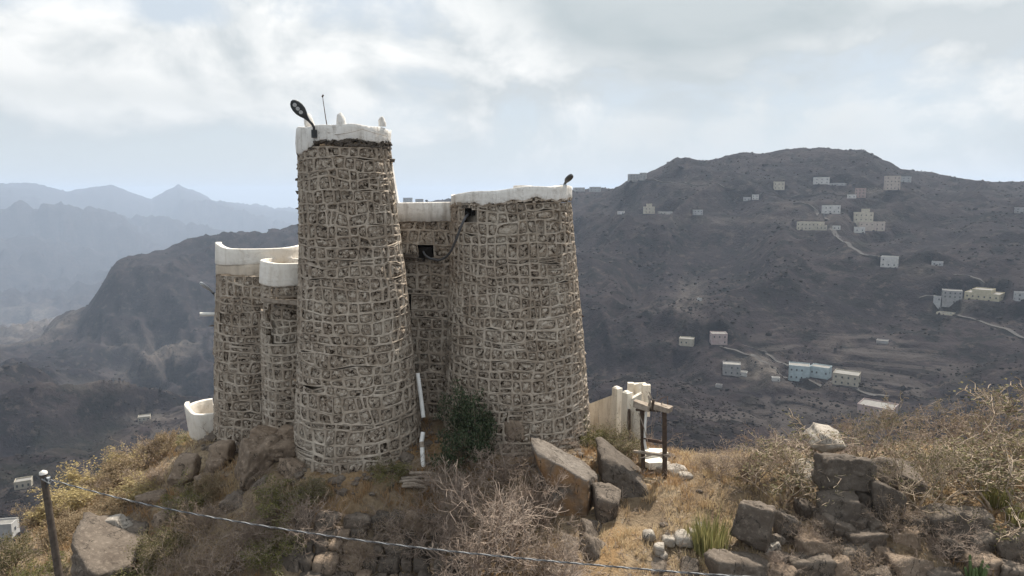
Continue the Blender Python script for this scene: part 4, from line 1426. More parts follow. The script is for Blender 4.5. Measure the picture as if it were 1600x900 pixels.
road([(1125, 541), (1150, 548), (1185, 562), (1215, 580), (1240, 592), (1275, 597), (1330, 606), (1390, 622)], 5.0)
road([(1160, 540), (1195, 549), (1232, 574)], 3.0)
road([(1296, 352), (1303, 362), (1313, 373), (1330, 387), (1350, 398), (1375, 408)], 4.5)
road([(1435, 466), (1447, 463), (1462, 466)], 4.5)
road([(1470, 480), (1500, 494), (1540, 506), (1580, 518), (1640, 532)], 4.5)
road([(1490, 431), (1515, 432), (1540, 445)], 4.0)
road([(1240, 318), (1275, 328), (1296, 345)], 4.0)
road([(1005, 284), (1050, 286), (1090, 290), (1150, 296)], 3.5)
road([(1150, 312), (1200, 304), (1260, 305), (1330, 308)], 3.5)


def paint(name, c):
    return simple(name, tuple(x * 0.80 for x in c), tuple(x * 0.62 for x in c), 0.5, 0.9, 0.0)


HP = {'white': paint('white_house_paint', (0.66, 0.64, 0.61)), 'cream': paint('cream_house_paint', (0.60, 0.54, 0.43)), 'peach': paint('peach_house_paint', (0.57, 0.48, 0.41)), 'pink': paint('pink_house_paint', (0.53, 0.42, 0.40)),
      'red': paint('reddish_house_paint', (0.42, 0.31, 0.28)), 'grey': paint('grey_house_render', (0.38, 0.37, 0.36)), 'blue': paint('light_blue_house_paint', (0.47, 0.57, 0.60)), 'yellow': paint('yellow_house_paint', (0.60, 0.53, 0.37)),
      'palegrey': paint('pale_grey_house_paint', (0.48, 0.48, 0.48)), 'beige': paint('beige_house_paint', (0.52, 0.47, 0.38))}
M['window'] = simple('dark_window_glass', (0.07, 0.075, 0.08), (0.11, 0.115, 0.12), 1.0, 0.25, 0.0, spec=0.5)
M['roof_slab'] = simple('concrete_roof', (0.15, 0.145, 0.135), (0.21, 0.20, 0.185), 0.6, 0.95, 0.0)
VG = 'houses on the far hillsides'


def house(px, py, w, h, col, label, storeys=2, cols=3, depth=0.8, rz=None, annex=None, cat='house', win=True, dmin=60, D=None):
    """a flat-roofed house whose foot is seen at px, py and whose front is w x h picture pixels"""
    p = SITE[(px, py)]
    k = (p[1] * CP - (p[2] - CAMZ) * SP) / F
    W, H = w * k, h * k
    Dp = max(5.0, W * depth) if W > 6 else max(3.0, W * depth)
    g = np.random.default_rng(int(px * 7 + py))
    face = math.atan2(-p[0], p[1]) + (g.uniform(-0.3, 0.3) if rz is None else rz)
    t_ = thing('house', label, cat, (p[0], p[1], p[2]), VG, (0, 0, face))
    mat = HP[col]

    def block(cx, cy, bw, bd, bh, mt, name='wall'):
        mb = MB()
        mb.box((cx, cy, bh / 2 - 3.5), (bw, bd, bh + 7.0))
        mb.build(name, mt, t_)
        mr = MB()
        par = 0.18
        mr.box((cx, cy, bh + 0.06), (bw - 0.1, bd - 0.1, 0.10))
        mr.build('roof', M['roof_slab'], t_)
        mp_ = MB()
        hh = 0.75
        for sx, sy, lx, ly in ((0, -1, bw + 0.1, par), (0, 1, bw + 0.1, par), (-1, 0, par, bd - par), (1, 0, par, bd - par)):
            mp_.box((cx + sx * (bw / 2 - par / 2 + 0.04), cy + sy * (bd / 2 - par / 2 + 0.04), bh + hh / 2), (lx, ly, hh))
        mp_.build('parapet', mt, t_)
    # front face at y=0, building runs backwards (+y)
    block(0, Dp / 2, W, Dp, H - 0.75, mat)
    if annex:
        ax, aw, ah, acol = annex
        block(ax * W, Dp / 2 - 0.06 * Dp, aw * W, Dp * 0.8, ah * H - 0.75, HP[acol], 'annex_wall')
    if win:
        sh = (H - 0.75) / storeys
        ww, wh = min(1.0, W / cols * 0.34), min(1.2, sh * 0.40)
        mb = MB()
        mb.box((0, 0, 0), (ww, 0.12, wh))
        me = mb.mesh('window', M['window'])
        md = MB().box((0, 0, 0), (ww * 1.25, 0.14, 0.12)).mesh('sill', M['roof_slab'])
        for r_ in range(storeys):
            for c_ in range(cols):
                if g.random() < 0.1:
                    continue
                wx = (-0.5 + (c_ + 0.5) / cols) * W
                wo_ = link('window', me, t_, (wx, -0.035, sh * (r_ + 0.55)))
                link('sill', md, wo_, (0, -0.06, -wh / 2 - 0.08))
        # side windows
        for r_ in range(storeys):
            for sgn in (-1, 1):
                link('window', me, t_, (sgn * (W / 2 + 0.035), Dp * 0.45, sh * (r_ + 0.55)), (0, 0, math.pi / 2))
    return t_


for a_, k_ in HOUSES:
    house(*a_, **k_)
# ================================================================== boulders and stones on the hilltop
_NXG = np.arange(NX0, NX1 + 0.01, 0.22)
_NYG = np.arange(NY0, NY1 + 0.01, 0.22)
_co = np.empty(len(ground.data.vertices) * 3, np.float32)
ground.data.vertices.foreach_get('co', _co)
_NZ = _co.reshape(len(_NXG), len(_NYG), 3)[..., 2]


def gz(x, y):
    """height of the built ground mesh"""
    x, y = np.asarray(x, float), np.asarray(y, float)
    fx, fy = np.clip((x - NX0) / 0.22, 0, len(_NXG) - 1.001), np.clip((y - NY0) / 0.22, 0, len(_NYG) - 1.001)
    i, j = fx.astype(int), fy.astype(int)
    a, b = fx - i, fy - j
    return _NZ[i, j] * (1 - a) * (1 - b) + _NZ[i + 1, j] * a * (1 - b) + _NZ[i, j + 1] * (1 - a) * b + _NZ[i + 1, j + 1] * a * b


def hit(px, py, dmin=9.0, dmax=34.0):
    s = np.linspace(dmin, dmax, 1600)
    p0 = np.array((0, 0, CAMZ))
    d = at(px, py, 1.0) - p0
    P = p0 + s[:, None] * d
    below = P[:, 2] < gz(P[:, 0], P[:, 1])
    k = int(np.argmax(below)) if below.any() else len(s) - 1
    return P[k]


ICO = {}
for sd in (2, 3, 4, 5):
    bm = bmesh.new()
    bmesh.ops.create_icosphere(bm, subdivisions=sd, radius=1.0)
    ICO[sd] = (np.array([v.co[:] for v in bm.verts]), np.array([[v.index for v in f.verts] for f in bm.faces]))
    bm.free()


def rock_verts(seed, sub, planes=None, nplanes=11, rough=0.03, box=0.55):
    g = np.random.default_rng(seed)
    d, f = ICO[sub]
    N, D = [], []
    for n_ in ((1, 0, 0), (-1, 0, 0), (0, 1, 0), (0, -1, 0), (0, 0, 1), (0, 0, -1)):
        v = np.array(n_, float) + g.normal(0, 0.16, 3)
        N.append(v / np.linalg.norm(v))
        D.append(g.uniform(0.62, 0.78))
    for _ in range(nplanes):
        v = g.normal(0, 1, 3)
        N.append(v / np.linalg.norm(v))
        D.append(g.uniform(0.78, 1.02))
    for p in planes or ():
        v = np.array(p[:3], float)
        N.append(v / np.linalg.norm(v))
        D.append(p[3])
    N, D = np.array(N), np.array(D)
    q = d @ N.T
    r = np.where(q > 1e-3, D[None] / np.maximum(q, 1e-3), 9.0)
    # soft minimum keeps a worn edge
    k = 40.0
    rr = -np.log(np.exp(-k * np.minimum(r, 2.2)).sum(1)) / k
    v = d * rr[:, None]
    o = seed * 3.7
    v = v + d * (rough * fbm(v[:, 0] * 2.6 + o, v[:, 1] * 2.6, v[:, 2] * 2.6, 5, seed, 0.58))[:, None]
    v = v + d * (rough * 0.9 * (np.abs(fbm(v[:, 0] * 1.3 + o, v[:, 1] * 1.3, v[:, 2] * 3.1, 3, seed + 9)) - 0.3))[:, None]
    lo, hi = v.min(0), v.max(0)
    return (v - (lo + hi) / 2) / (hi - lo), f


def rock(name, px0, py0, px1, py1, Y, depth, seed, mat='rock', sub=4, planes=None, rot=0.0, tilt=0.0, label=None, cat='rock', group=None, parent=None, pbase=None, rough=0.045, nplanes=11, lean=0.0):
    """boulder that fills the picture box px0..px1, py0..py1 at distance Y"""
    c = at((px0 + px1) / 2, (py0 + py1) / 2, Y)
    k = mpp((px0 + px1) / 2, (py0 + py1) / 2, Y)
    v, f = rock_verts(seed, sub, planes, nplanes, rough)
    v = v @ rotm(lean, tilt, rot).T
    lo, hi = v.min(0), v.max(0)
    v = (v - (lo + hi) / 2) / (hi - lo) * np.array(((px1 - px0) * k, depth, (py1 - py0) * k * 1.0))
    me = mesh_np(name, v, f, M[mat], True)
    loc = c if parent is None else c - np.asarray(pbase)
    o = link(name, me, parent, tuple(loc))
    if parent is None:
        tag(o, label, cat, group)
    return o


BG = 'boulders around the fort'
rock('boulder', 828, 684, 938, 802, 17.0, 1.5, 3, 'rock_orange', 5, planes=[(0.42, -0.05, 0.90, 0.26), (-0.12, -0.99, 0.0, 0.5), (0.84, -0.54, 0.0, 0.58)], nplanes=4, label='large angular boulder with sunlit flat top and orange stain', cat='boulder', group=BG, rot=0.1)
rock('boulder', 935, 698, 1038, 800, 17.4, 1.9, 5, 'rock_dark', 5, planes=[(0.66, -0.05, 0.75, 0.20), (-0.3, -0.95, 0.2, 0.5)], nplanes=5, label='dark sloping boulder behind the orange stained one', cat='boulder', group=BG)
rock('boulder', 926, 754, 973, 815, 16.3, 0.8, 8, 'rock', 4, planes=[(0.3, -0.3, 0.9, 0.5)], label='small round-topped boulder at the foot of the orange stained one', cat='boulder', group=BG)
rock('boulder', 905, 814, 944, 862, 15.6, 0.8, 9, 'rock', 4, planes=[(0.35, -0.45, 0.8, 0.42)], tilt=0.3, label='pale tilted slab above the split stones near the cable', cat='boulder', group=BG)
rock('boulder', 872, 838, 906, 880, 15.2, 0.6, 10, 'rock', 4, planes=[(0.3, -0.4, 0.85, 0.45)], label='squat split stone left of the pointed one near the cable', cat='boulder', group=BG)
rock('boulder', 904, 838, 950, 888, 15.0, 0.7, 12, 'rock', 4, planes=[(0.6, -0.4, 0.7, 0.4)], tilt=0.4, label='pointed split stone with pale face just above the cable', cat='boulder', group=BG)
rock('boulder', 1060, 874, 1096, 906, 14.3, 0.6, 13, 'rock_dark', 4, planes=[(-0.4, -0.3, 0.8, 0.45)], label='dark stone cut by the lower picture edge at the cable end', cat='boulder', group=BG)
rock('boulder', 1000, 872, 1040, 900, 14.5, 0.7, 14, 'rock', 4, planes=[(-0.5, -0.3, 0.8, 0.4)], tilt=0.35, label='thin pale slab half buried in dry grass by the cable', cat='boulder', group=BG)
rock('boulder', 786, 652, 826, 696, 18.4, 0.6, 15, 'rock_brown', 4, label='rounded brown stone at the foot of the broad tower beside the dark shrub', cat='boulder', group=BG)
rock('boulder', 110, 816, 222, 898, 15.9, 2.2, 17, 'rock', 5, planes=[(0.36, -0.30, 0.88, 0.16), (-0.75, -0.6, 0.1, 0.6)], nplanes=5, label='big slab with sunlit sloping top on the left slope', cat='boulder', group=BG, rot=0.35)
rock('boulder', 150, 806, 205, 832, 16.6, 0.4, 18, 'rock_pale', 4, tilt=-0.42, label='narrow pale splinter lying along the big slab on the left slope', cat='boulder', group=BG)
rock('boulder', 268, 713, 312, 745, 18.6, 0.9, 19, 'rock_brown', 4, label='overhanging brown block under the white turret', cat='boulder', group=BG)
rock('boulder', 266, 736, 306, 754, 18.5, 0.9, 20, 'rock_brown', 4, label='flat brown slab under the overhanging block', cat='boulder', group=BG)
rock('boulder', 282, 750, 300, 768, 18.4, 0.5, 21, 'rock_brown', 4, label='small brown cube propping the flat slab', cat='boulder', group=BG)
rock('boulder', 352, 684, 436, 784, 17.9, 1.3, 22, 'rock_brown', 5, planes=[(-0.6, -0.75, 0.2, 0.42), (0.6, -0.75, 0.1, 0.45), (0.0, -0.9, -0.4, 0.6)], nplanes=4, rough=0.1, label='tall fractured crag below the low tower', cat='boulder', group=BG, tilt=0.15)
rock('boulder', 392, 740, 424, 785, 17.4, 0.5, 24, 'rock', 4, label='jagged shard leaning on the fractured crag', cat='boulder', group=BG, tilt=-0.35)
rock('boulder', 345, 772, 392, 826, 17.0, 0.8, 25, 'rock', 4, label='grey block beneath the fractured crag', cat='boulder', group=BG)
rock('boulder', 416, 682, 470, 716, 18.3, 0.9, 26, 'rock_brown', 4, label='broad brown ledge stone at the foot of the bastion', cat='boulder', group=BG)
rock('boulder', 388, 668, 436, 694, 18.9, 0.8, 27, 'rock_brown', 4, label='reddish flat stone where low tower and bastion meet', cat='boulder', group=BG, tilt=0.2)
rock('boulder', 330, 690, 364, 722, 19.2, 0.8, 28, 'rock_brown', 4, label='weathered stone under the low tower corner', cat='boulder', group=BG)
rock('boulder', 218, 768, 262, 800, 18.4, 0.8, 30, 'rock_brown', 4, label='reddish ledge stone on the left slope above the cable', cat='boulder', group=BG, tilt=-0.25)
rock('boulder', 425, 850, 478, 905, 15.4, 0.9, 31, 'rock', 4, planes=[(-0.3, -0.8, 0.5, 0.45)], label='smooth grey outcrop at the lower edge left of the terrace wall', cat='boulder', group=BG)
rock('boulder', 480, 702, 500, 724, 17.9, 0.4, 33, 'rock_brown', 3, label='small stone against the left foot of the tallest tower', cat='boulder', group=BG)

for q in ((300, 738, 346, 792, 18.0, 0.9, 50, 'rock_brown', 'split brown block between overhanging block and crag'), (432, 716, 478, 768, 17.5, 0.8, 51, 'rock_brown', 'brown angular block right of the fractured crag'),
          (378, 782, 432, 834, 16.8, 0.8, 52, 'rock', 'grey slab below the leaning shard'), (318, 716, 354, 762, 18.6, 0.8, 53, 'rock_brown', 'narrow brown pillar of rock left of the crag'),
          (258, 772, 302, 822, 17.6, 0.8, 54, 'rock_brown', 'brown rock step below the small cube'), (236, 800, 276, 846, 17.0, 0.8, 55, 'rock_brown', 'lowest brown rock step above the big slab'), (430, 664, 470, 690, 18.7, 0.6, 56, 'rock_brown', 'reddish rubble block at the bastion foot')):
    rock('boulder', q[0], q[1], q[2], q[3], q[4], q[5], q[6], q[7], 4, planes=[(-0.5, -0.8, 0.2, 0.45), (0.5, -0.8, 0.1, 0.5)], nplanes=4, rough=0.09, label=q[8], cat='boulder', group=BG)

# pale rubble in the dry grass
RL = ['pale rubble stone leftmost of the cluster in dry grass', 'flat pale stone in the middle of the rubble cluster', 'widest pale stone of the rubble cluster', 'pale stone below the flat one in the rubble cluster', 'pale stone at the upper right of the rubble cluster', 'smallest lowest stone of the rubble cluster', 'pale stone farthest right of the rubble cluster', 'pale flat stone just right of the frame footing', 'long pale stone in grass beyond the frame', 'small pale stone nearest the bare bushes beyond the frame']
RG = 'pale rubble in the dry grass'
for q, (a, b, c_, d_) in enumerate([(1003, 828, 1024, 848), (1033, 836, 1058, 852), (1052, 830, 1082, 850), (1020, 848, 1040, 868), (1072, 826, 1090, 842), (1030, 862, 1044, 874), (1086, 818, 1104, 834), (1012, 720, 1050, 738), (1040, 728, 1075, 744), (1060, 738, 1082, 750)]):
    cx = (a + c_) / 2
    Yh = hit(cx, d_ - 3)[1]
    rock('rubble_stone', a, b, c_, d_, Yh, (c_ - a) * 0.016, 100 + q, 'rock_pale', 3, label=RL[q], cat='stone', group=RG)

# ------------------------------------------------------------------ dry stone terrace wall below the tall tower
wb = hit(570, 880)
terrace = thing('terrace_wall', 'dry stone terrace wall of rough brown blocks below the tallest tower', 'wall', wb)
g = np.random.default_rng(77)
py = 800.0
row = 0
while py < 930:
    hgt = g.uniform(18, 30)
    px = 455 + g.uniform(-10, 20) - (py - 800) * 0.1
    end = 690 + g.uniform(-15, 25) + (py - 800) * 0.35
    while px < end:
        w = g.uniform(16, 52) * (1.0 if g.random() > 0.25 else 0.55)
        p = hit(px + w / 2, py + hgt * 0.75)
        rock('stone', px, py + g.uniform(-3, 3), px + w * 1.03, py + hgt * 1.05, p[1] + 0.06 + g.uniform(-0.1, 0.06), 0.5, int(200 + row * 40 + px % 37), ('rock', 'rock_brown', 'rock', 'rock_dark')[int(g.integers(4))], 3, parent=terrace, pbase=wb, tilt=g.normal(0, 0.1), rough=0.08, nplanes=4)
        px += w
    py += hgt * 0.94
    row += 1

# ------------------------------------------------------------------ tumbled wall at the lower right
rb = hit(1300, 890)
ruin = thing('tumbled_wall', 'tumbled wall of big dark blocks below the bare bushes', 'wall', rb)
for q, (a, b, c_, d_, Y, dp, mt, tl) in enumerate([
        (1104, 866, 1152, 912, 14.0, 0.9, 'rock', 0.0), (1140, 866, 1204, 912, 13.9, 1.0, 'rock', 0.0), (1214, 800, 1244, 852, 15.0, 0.7, 'rock_dark', 0.0),
        (1274, 764, 1336, 806, 15.2, 1.0, 'rock_dark', 0.0), (1276, 800, 1326, 842, 14.9, 0.9, 'rock', 0.1), (1326, 810, 1352, 834, 14.7, 0.5, 'rock', 0.0), (1350, 814, 1378, 836, 14.7, 0.5, 'rock', 0.15),
        (1318, 828, 1382, 860, 14.5, 0.8, 'rock', 0.06), (1242, 836, 1312, 872, 14.5, 0.9, 'rock_brown', 0.0), (1232, 864, 1292, 912, 14.1, 0.9, 'rock', 0.0), (1286, 868, 1332, 912, 14.1, 0.8, 'rock_brown', 0.0),
        (1304, 848, 1366, 894, 14.3, 0.8, 'rock', 0.0), (1362, 850, 1400, 900, 14.3, 0.8, 'rock_brown', 0.0), (1326, 886, 1390, 925, 14.0, 0.8, 'rock', 0.0), (1390, 822, 1432, 868, 14.7, 0.8, 'rock_brown', 0.0),
        (1384, 864, 1452, 920, 14.2, 0.9, 'rock_brown', 0.0), (1438, 792, 1506, 842, 15.1, 1.2, 'rock_dark', 0.08), (1450, 832, 1506, 886, 14.6, 0.9, 'rock', 0.0), (1500, 822, 1556, 872, 14.8, 0.9, 'rock', 0.0),
        (1544, 828, 1606, 882, 14.6, 1.0, 'rock', -0.08), (1498, 866, 1560, 918, 14.2, 0.8, 'rock_brown', 0.0), (1550, 876, 1625, 925, 14.1, 0.9, 'rock', 0.0), (1600, 820, 1660, 880, 14.7, 0.9, 'rock', 0.0),
        (1196, 846, 1216, 866, 14.4, 0.35, 'rock_pale', 0.0), (1206, 836, 1222, 850, 14.5, 0.3, 'rock', 0.0), (1204, 862, 1236, 890, 14.2, 0.5, 'rock', 0.0), (1196, 884, 1240, 915, 13.9, 0.6, 'rock_brown', 0.0),
        (1440, 884, 1502, 925, 14.0, 0.8, 'rock', 0.0), (1500, 800, 1548, 830, 15.2, 0.9, 'rock', 0.1), (1398, 806, 1442, 836, 15.1, 0.8, 'rock_dark', 0.0), (1328, 762, 1362, 800, 15.5, 0.7, 'rock_dark', 0.1), (1322, 792, 1358, 818, 15.1, 0.6, 'rock', 0.0), (1244, 780, 1280, 838, 15.4, 0.8, 'rock_dark', 0.0)]):
    gq = np.random.default_rng(900 + q)
    rock('stone', a - 3, b - 3, c_ + 3, d_ + 3, Y + gq.uniform(-0.12, 0.12), dp * 0.85, 300 + q, mt, 4, parent=ruin, pbase=rb, tilt=tl + gq.normal(0, 0.12), rot=gq.uniform(-0.5, 0.5), nplanes=12, rough=0.08, planes=[(gq.normal(0, 0.25), gq.normal(0, 0.2), 0.95, 0.5), (gq.normal(0, 0.3), -1.0, gq.normal(0.1, 0.2), 0.45)])
rock('boulder', 1140, 779, 1212, 868, 14.6, 0.75, 341, 'rock', 5, planes=[(0.1, 0.05, 0.97, 0.5), (-0.2, -0.97, 0.1, 0.5)], nplanes=12, rough=0.06, rot=-0.25, label='tall upright block with pale top left of the tumbled wall', cat='boulder', group=BG)
rock('boulder', 1272, 706, 1363, 770, 15.5, 0.8, 342, 'rock_dark', 5, rough=0.08, planes=[(0.08, 0.1, 0.95, 0.5), (-0.1, -0.98, 0.0, 0.5)], nplanes=13, rot=0.3, tilt=0.08, label='broad dark block crowning the tumbled wall', cat='boulder', group=BG)
rock('boulder', 1262, 664, 1318, 704, 17.2, 1.0, 343, 'rock_pale', 4, planes=[(0.45, -0.4, 0.8, 0.42)], tilt=0.3, label='pale tilted slab highest above the tumbled wall', cat='boulder', group=BG)
rock('boulder', 1352, 744, 1406, 818, 15.3, 0.7, 344, 'rock_dark', 4, planes=[(0.35, 0.05, 0.9, 0.4), (0, -1, 0.1, 0.5)], nplanes=8, label='dark block with sunlit edge right of the crowning one', cat='boulder', group=BG)
rock('boulder', 1368, 718, 1440, 760, 16.3, 1.2, 345, 'rock', 4, planes=[(0.35, -0.45, 0.82, 0.4)], tilt=0.3, label='sunlit sloping slab behind the bush stems', cat='boulder', group=BG)
rock('boulder', 1240, 724, 1282, 766, 16.6, 0.9, 346, 'rock_pale', 4, planes=[(0.1, -0.5, 0.8, 0.45)], label='pale stone behind the left bare bush', cat='boulder', group=BG)
# ================================================================== walls, frame, pipes, pole
# cream yard wall behind the broad tower
o = at(950, 692, 21.2)
yard = thing('yard_wall', 'cream plastered yard wall with square pillars behind the broad tower', 'wall', o)
a, b = at(905, 690, 22.4), at(968, 697, 20.9)
za, zb_ = at(908, 637, 22.4)[2], at(966, 613, 20.9)[2]
d = (b - a)[:2]
L = math.hypot(*d)
ang = math.atan2(d[1], d[0])
mb = MB(o)
nn = np.array((-d[1], d[0])) / L * 0.11
V = []
for p, zt_ in ((a, za), (b, zb_)):
    for s in (-1, 1):
        for z in (p[2] - 0.8, zt_):
            V.append((p[0] + nn[0] * s, p[1] + nn[1] * s, z))
mb.add(V, [(0, 1, 5, 4), (2, 6, 7, 3), (1, 3, 7, 5), (0, 4, 6, 2), (0, 2, 3, 1), (4, 5, 7, 6)])
mb.build('panel', M['cream'], yard)
def pillar(px0, px1, py0, py1, Y, dpt=0.24):
    p0, p1 = at((px0 + px1) / 2, py1, Y), at((px0 + px1) / 2, py0, Y)
    w = (px1 - px0) * mpp((px0 + px1) / 2, py0, Y)
    m_ = MB(o)
    m_.box(((p0[0] + p1[0]) / 2, Y, (p0[2] + p1[2]) / 2), (w, dpt, p1[2] - p0[2]), rz=ang)
    m_.box((p1[0], Y, p1[2] + 0.02), (w * 0.86, dpt * 0.86, 0.05), rz=ang, taper=0.6)
    m_.build('pillar', M['cream'], yard)
pillar(958, 969, 606, 705, 20.8)
pillar(973, 985, 613, 705, 20.3)
mb = MB(o)
p0, p1 = at(984, 625, 20.25), at(1003, 615, 20.0)
bt = at(994, 705, 20.1)[2]
V = []
for p in (p0, p1):
    for y in (0, 0.2):
        for z in (bt, p[2]):
            V.append((p[0], p[1] + y, z))
mb.add(V, [(0, 1, 5, 4), (2, 6, 7, 3), (1, 3, 7, 5), (0, 4, 6, 2), (0, 2, 3, 1), (4, 5, 7, 6)])
mb.build('side_panel', M['cream'], yard)
mb = MB(o)
mb.bar(at(983.5, 640, 20.1), at(983.5, 690, 20.1), 0.12, 0.06)
mb.build('door_post', M['dark_wood'], yard)
# open-topped box parapet of the roof terrace further back
o2 = at(1000, 640, 21.5)
roofbox = thing('roof_parapet', 'cream box-like roof parapet rising behind the yard wall pillars', 'parapet', o2)
k = mpp(1000, 610, 21.5)
for nm, (x0, x1, y0, y1, Ya, Yb) in {'back_panel': (981, 1010, 599, 640, 22.4, 22.4), 'front_post': (1003, 1016, 601, 650, 21.2, 21.2), 'corner_post': (980, 990, 598, 640, 21.9, 21.9)}.items():
    p0, p1 = at(x0, y1, Ya), at(x1, y0, Ya)
    m_ = MB(o2)
    m_.box(((p0[0] + p1[0]) / 2, Ya, (p0[2] + p1[2]) / 2), (p1[0] - p0[0], 0.16, p1[2] - p0[2]), rz=0.15 if nm == 'back_panel' else 0.0)
    m_.build(nm, M['cream'], roofbox)
m_ = MB(o2)
pa, pb = at(1003, 607, 21.25), at(992, 612, 22.2)
m_.bar(pa, pb, 0.14, 0.35)
m_.build('sloping_rail', M['cream'], roofbox)
# cream foundation block below the frame
o3 = at(1025, 735, 18.6)
fb = thing('foundation_block', 'cream plastered footing block behind the wooden frame posts', 'footing', o3)
p0, p1 = at(1003, 735, 18.6), at(1042, 709, 18.6)
m_ = MB(o3)
m_.box(((p0[0] + p1[0]) / 2, 18.8, (p0[2] + p1[2]) / 2 - 0.2), (p1[0] - p0[0], 0.5, p1[2] - p0[2] + 0.4), rz=0.1, jit=0.02)
m_.build('block', M['cream'], fb)
m_ = MB(o3)
m_.box(at(1022, 722, 18.3) + (0, 0.05, -0.05), (0.5, 0.35, 0.2), rz=0.3, jit=0.03)
m_.build('step', M['cream'], fb)

# derelict frame of posts and planks
Yf = 17.7
o = at(1020, 745, Yf)
fr = thing('plank_frame', 'derelict dark post frame carrying grey planks beside the cream wall', 'frame', o)
gzz = float(gz(o[0], Yf)) - 0.15
for (x0, y0, x1, y1, Y, w) in ((1003, 630, 1006, 735, Yf + 0.15, 0.10), (1038, 634, 1039, 752, Yf - 0.2, 0.105)):
    MB(o).bar(at(x1, y1, Y) + (0, 0, -0.25), at(x0, y0, Y), w, w, up=(0, 1, 0), jit=0.006).build('post', M['dark_wood'], fr)
MB(o).bar(at(991, 629, Yf + 0.2), at(1017, 637, Yf + 0.0), 0.24, 0.15, jit=0.012).build('plank', M['wood'], fr)
MB(o).bar(at(1015, 632, Yf + 0.05), at(1048, 640, Yf - 0.3), 0.24, 0.16, jit=0.012).build('plank', M['wood'], fr)
MB(o).bar(at(994, 640, Yf + 0.1), at(1044, 642, Yf - 0.2), 0.06, 0.05, jit=0.006).build('crossbar', M['dark_wood'], fr)
MB(o).bar(at(1004, 687, Yf + 0.1), at(1040, 692, Yf - 0.2), 0.05, 0.07, jit=0.006).build('crossbar', M['iron'], fr)
MB(o).bar(at(1006, 685, Yf + 0.02), at(1030, 689, Yf - 0.1), 0.04, 0.04, jit=0.006).build('crossbar', M['iron'], fr)
MB(o).bar(at(990, 705, Yf + 0.12), at(1048, 713, Yf - 0.3), 0.05, 0.06, jit=0.008).build('crossbar', M['wood'], fr)
MB(o).bar(at(1010, 710, Yf + 0.12), at(1046, 711, Yf - 0.35), 0.04, 0.05, jit=0.008).build('crossbar', M['wood'], fr)
MB(o).bar(at(1013, 618, Yf - 0.1), at(1019, 640, Yf - 0.12), 0.05, 0.03, up=(0, 1, 0)).build('slat', M['wood'], fr)
MB(o).bar(at(1021, 625, Yf - 0.1), at(1019, 641, Yf - 0.12), 0.06, 0.05, up=(0, 1, 0)).build('slat', M['dark_wood'], fr)
MB(o).tube([at(1025, 632, Yf), at(1034, 622, Yf + 0.1), at(1043, 619, Yf + 0.1), at(1043, 632, Yf)], 0.012, 5).build('bent_rod', M['iron'], fr, True)
for q in ((998, 645, 1012, 690), (1014, 612, 1026, 646), (1024, 640, 1036, 628), (1000, 716, 1044, 704)):
    MB(o).tube([at(q[0], q[1], Yf + 0.02), at((q[0] + q[2]) / 2 + 1, (q[1] + q[3]) / 2, Yf - 0.1), at(q[2], q[3], Yf - 0.15)], [0.016, 0.014, 0.010], 6).build('loose_stick', M['wood'], fr, True)
Yp = Yf + 0.05
tag(MB(at(1008, 690, Yp)).tube([at(1010, 640, Yp), at(1008, 662, Yp), at(1007.5, 692, Yp), at(1009, 702, Yp)], 0.034, 10).build('standing_pipe', M['pvc'], None, True), 'thin white pipe standing inside the derelict frame', 'pipe')

# white drain pipe between the towers, broken in two
Yp = 18.75
tag(MB(at(660, 652, Yp)).tube([at(652.5, 583, Yp + 0.1), at(653.5, 590, Yp + 0.08), at(658, 622, Yp), at(661.5, 652, Yp - 0.12)], 0.060, 12).build('drain_pipe', M['pvc'], None, True), 'upper length of broken white drain pipe in the tower corner', 'pipe')
Yp = 18.0
o = at(661, 741, 17.55)
pp = thing('drain_pipe', 'lower length of broken white drain pipe with grey joint by the sticks', 'pipe', o)
MB(o).tube([at(659.5, 698, 17.85), at(660.5, 720, 17.7), at(663, 742, 17.55)], 0.062, 12).build('pipe_length', M['pvc'], pp, True)
MB(o).tube([at(659.5, 699, 17.84), at(659, 690, 17.9)], 0.068, 12).build('joint', M['wood'], pp, True)
MB(o).tube([at(658.5, 691, 17.9), at(661, 675, 18.0)], 0.062, 12).build('pipe_length', M['pvc'], pp, True)

# pile of sticks
SG = 'sticks lying below the drain pipe'
for q, (x0, y0, x1, y1) in enumerate(((627, 751, 690, 750), (624, 757, 668, 758), (630, 762, 664, 766), (664, 757, 706, 762), (628, 768, 668, 771), (640, 748, 700, 753))):
    A, B = hit(x0, y0), hit(x1, y1)
    up = 0.06 + 0.02 * q
    mid = (A + B) / 2 + (0, 0, 0.03)
    lab = ('topmost grey stick lying below the white drain pipe', 'second stick from the top, the bleached one with a dark gap under it', 'short stick third in the heap below the drain pipe', 'stick that reaches farthest right from the heap', 'lowest stick of the heap below the drain pipe', 'thin stick crossing behind the heap below the pipe')[q]
    tag(MB(A).tube([A + (0, 0, up), mid + (0, 0, up + 0.02), B + (0, 0, up)], [0.045, 0.04, 0.03], 7).build('stick', M['wood'], None, True), lab, 'stick', SG)

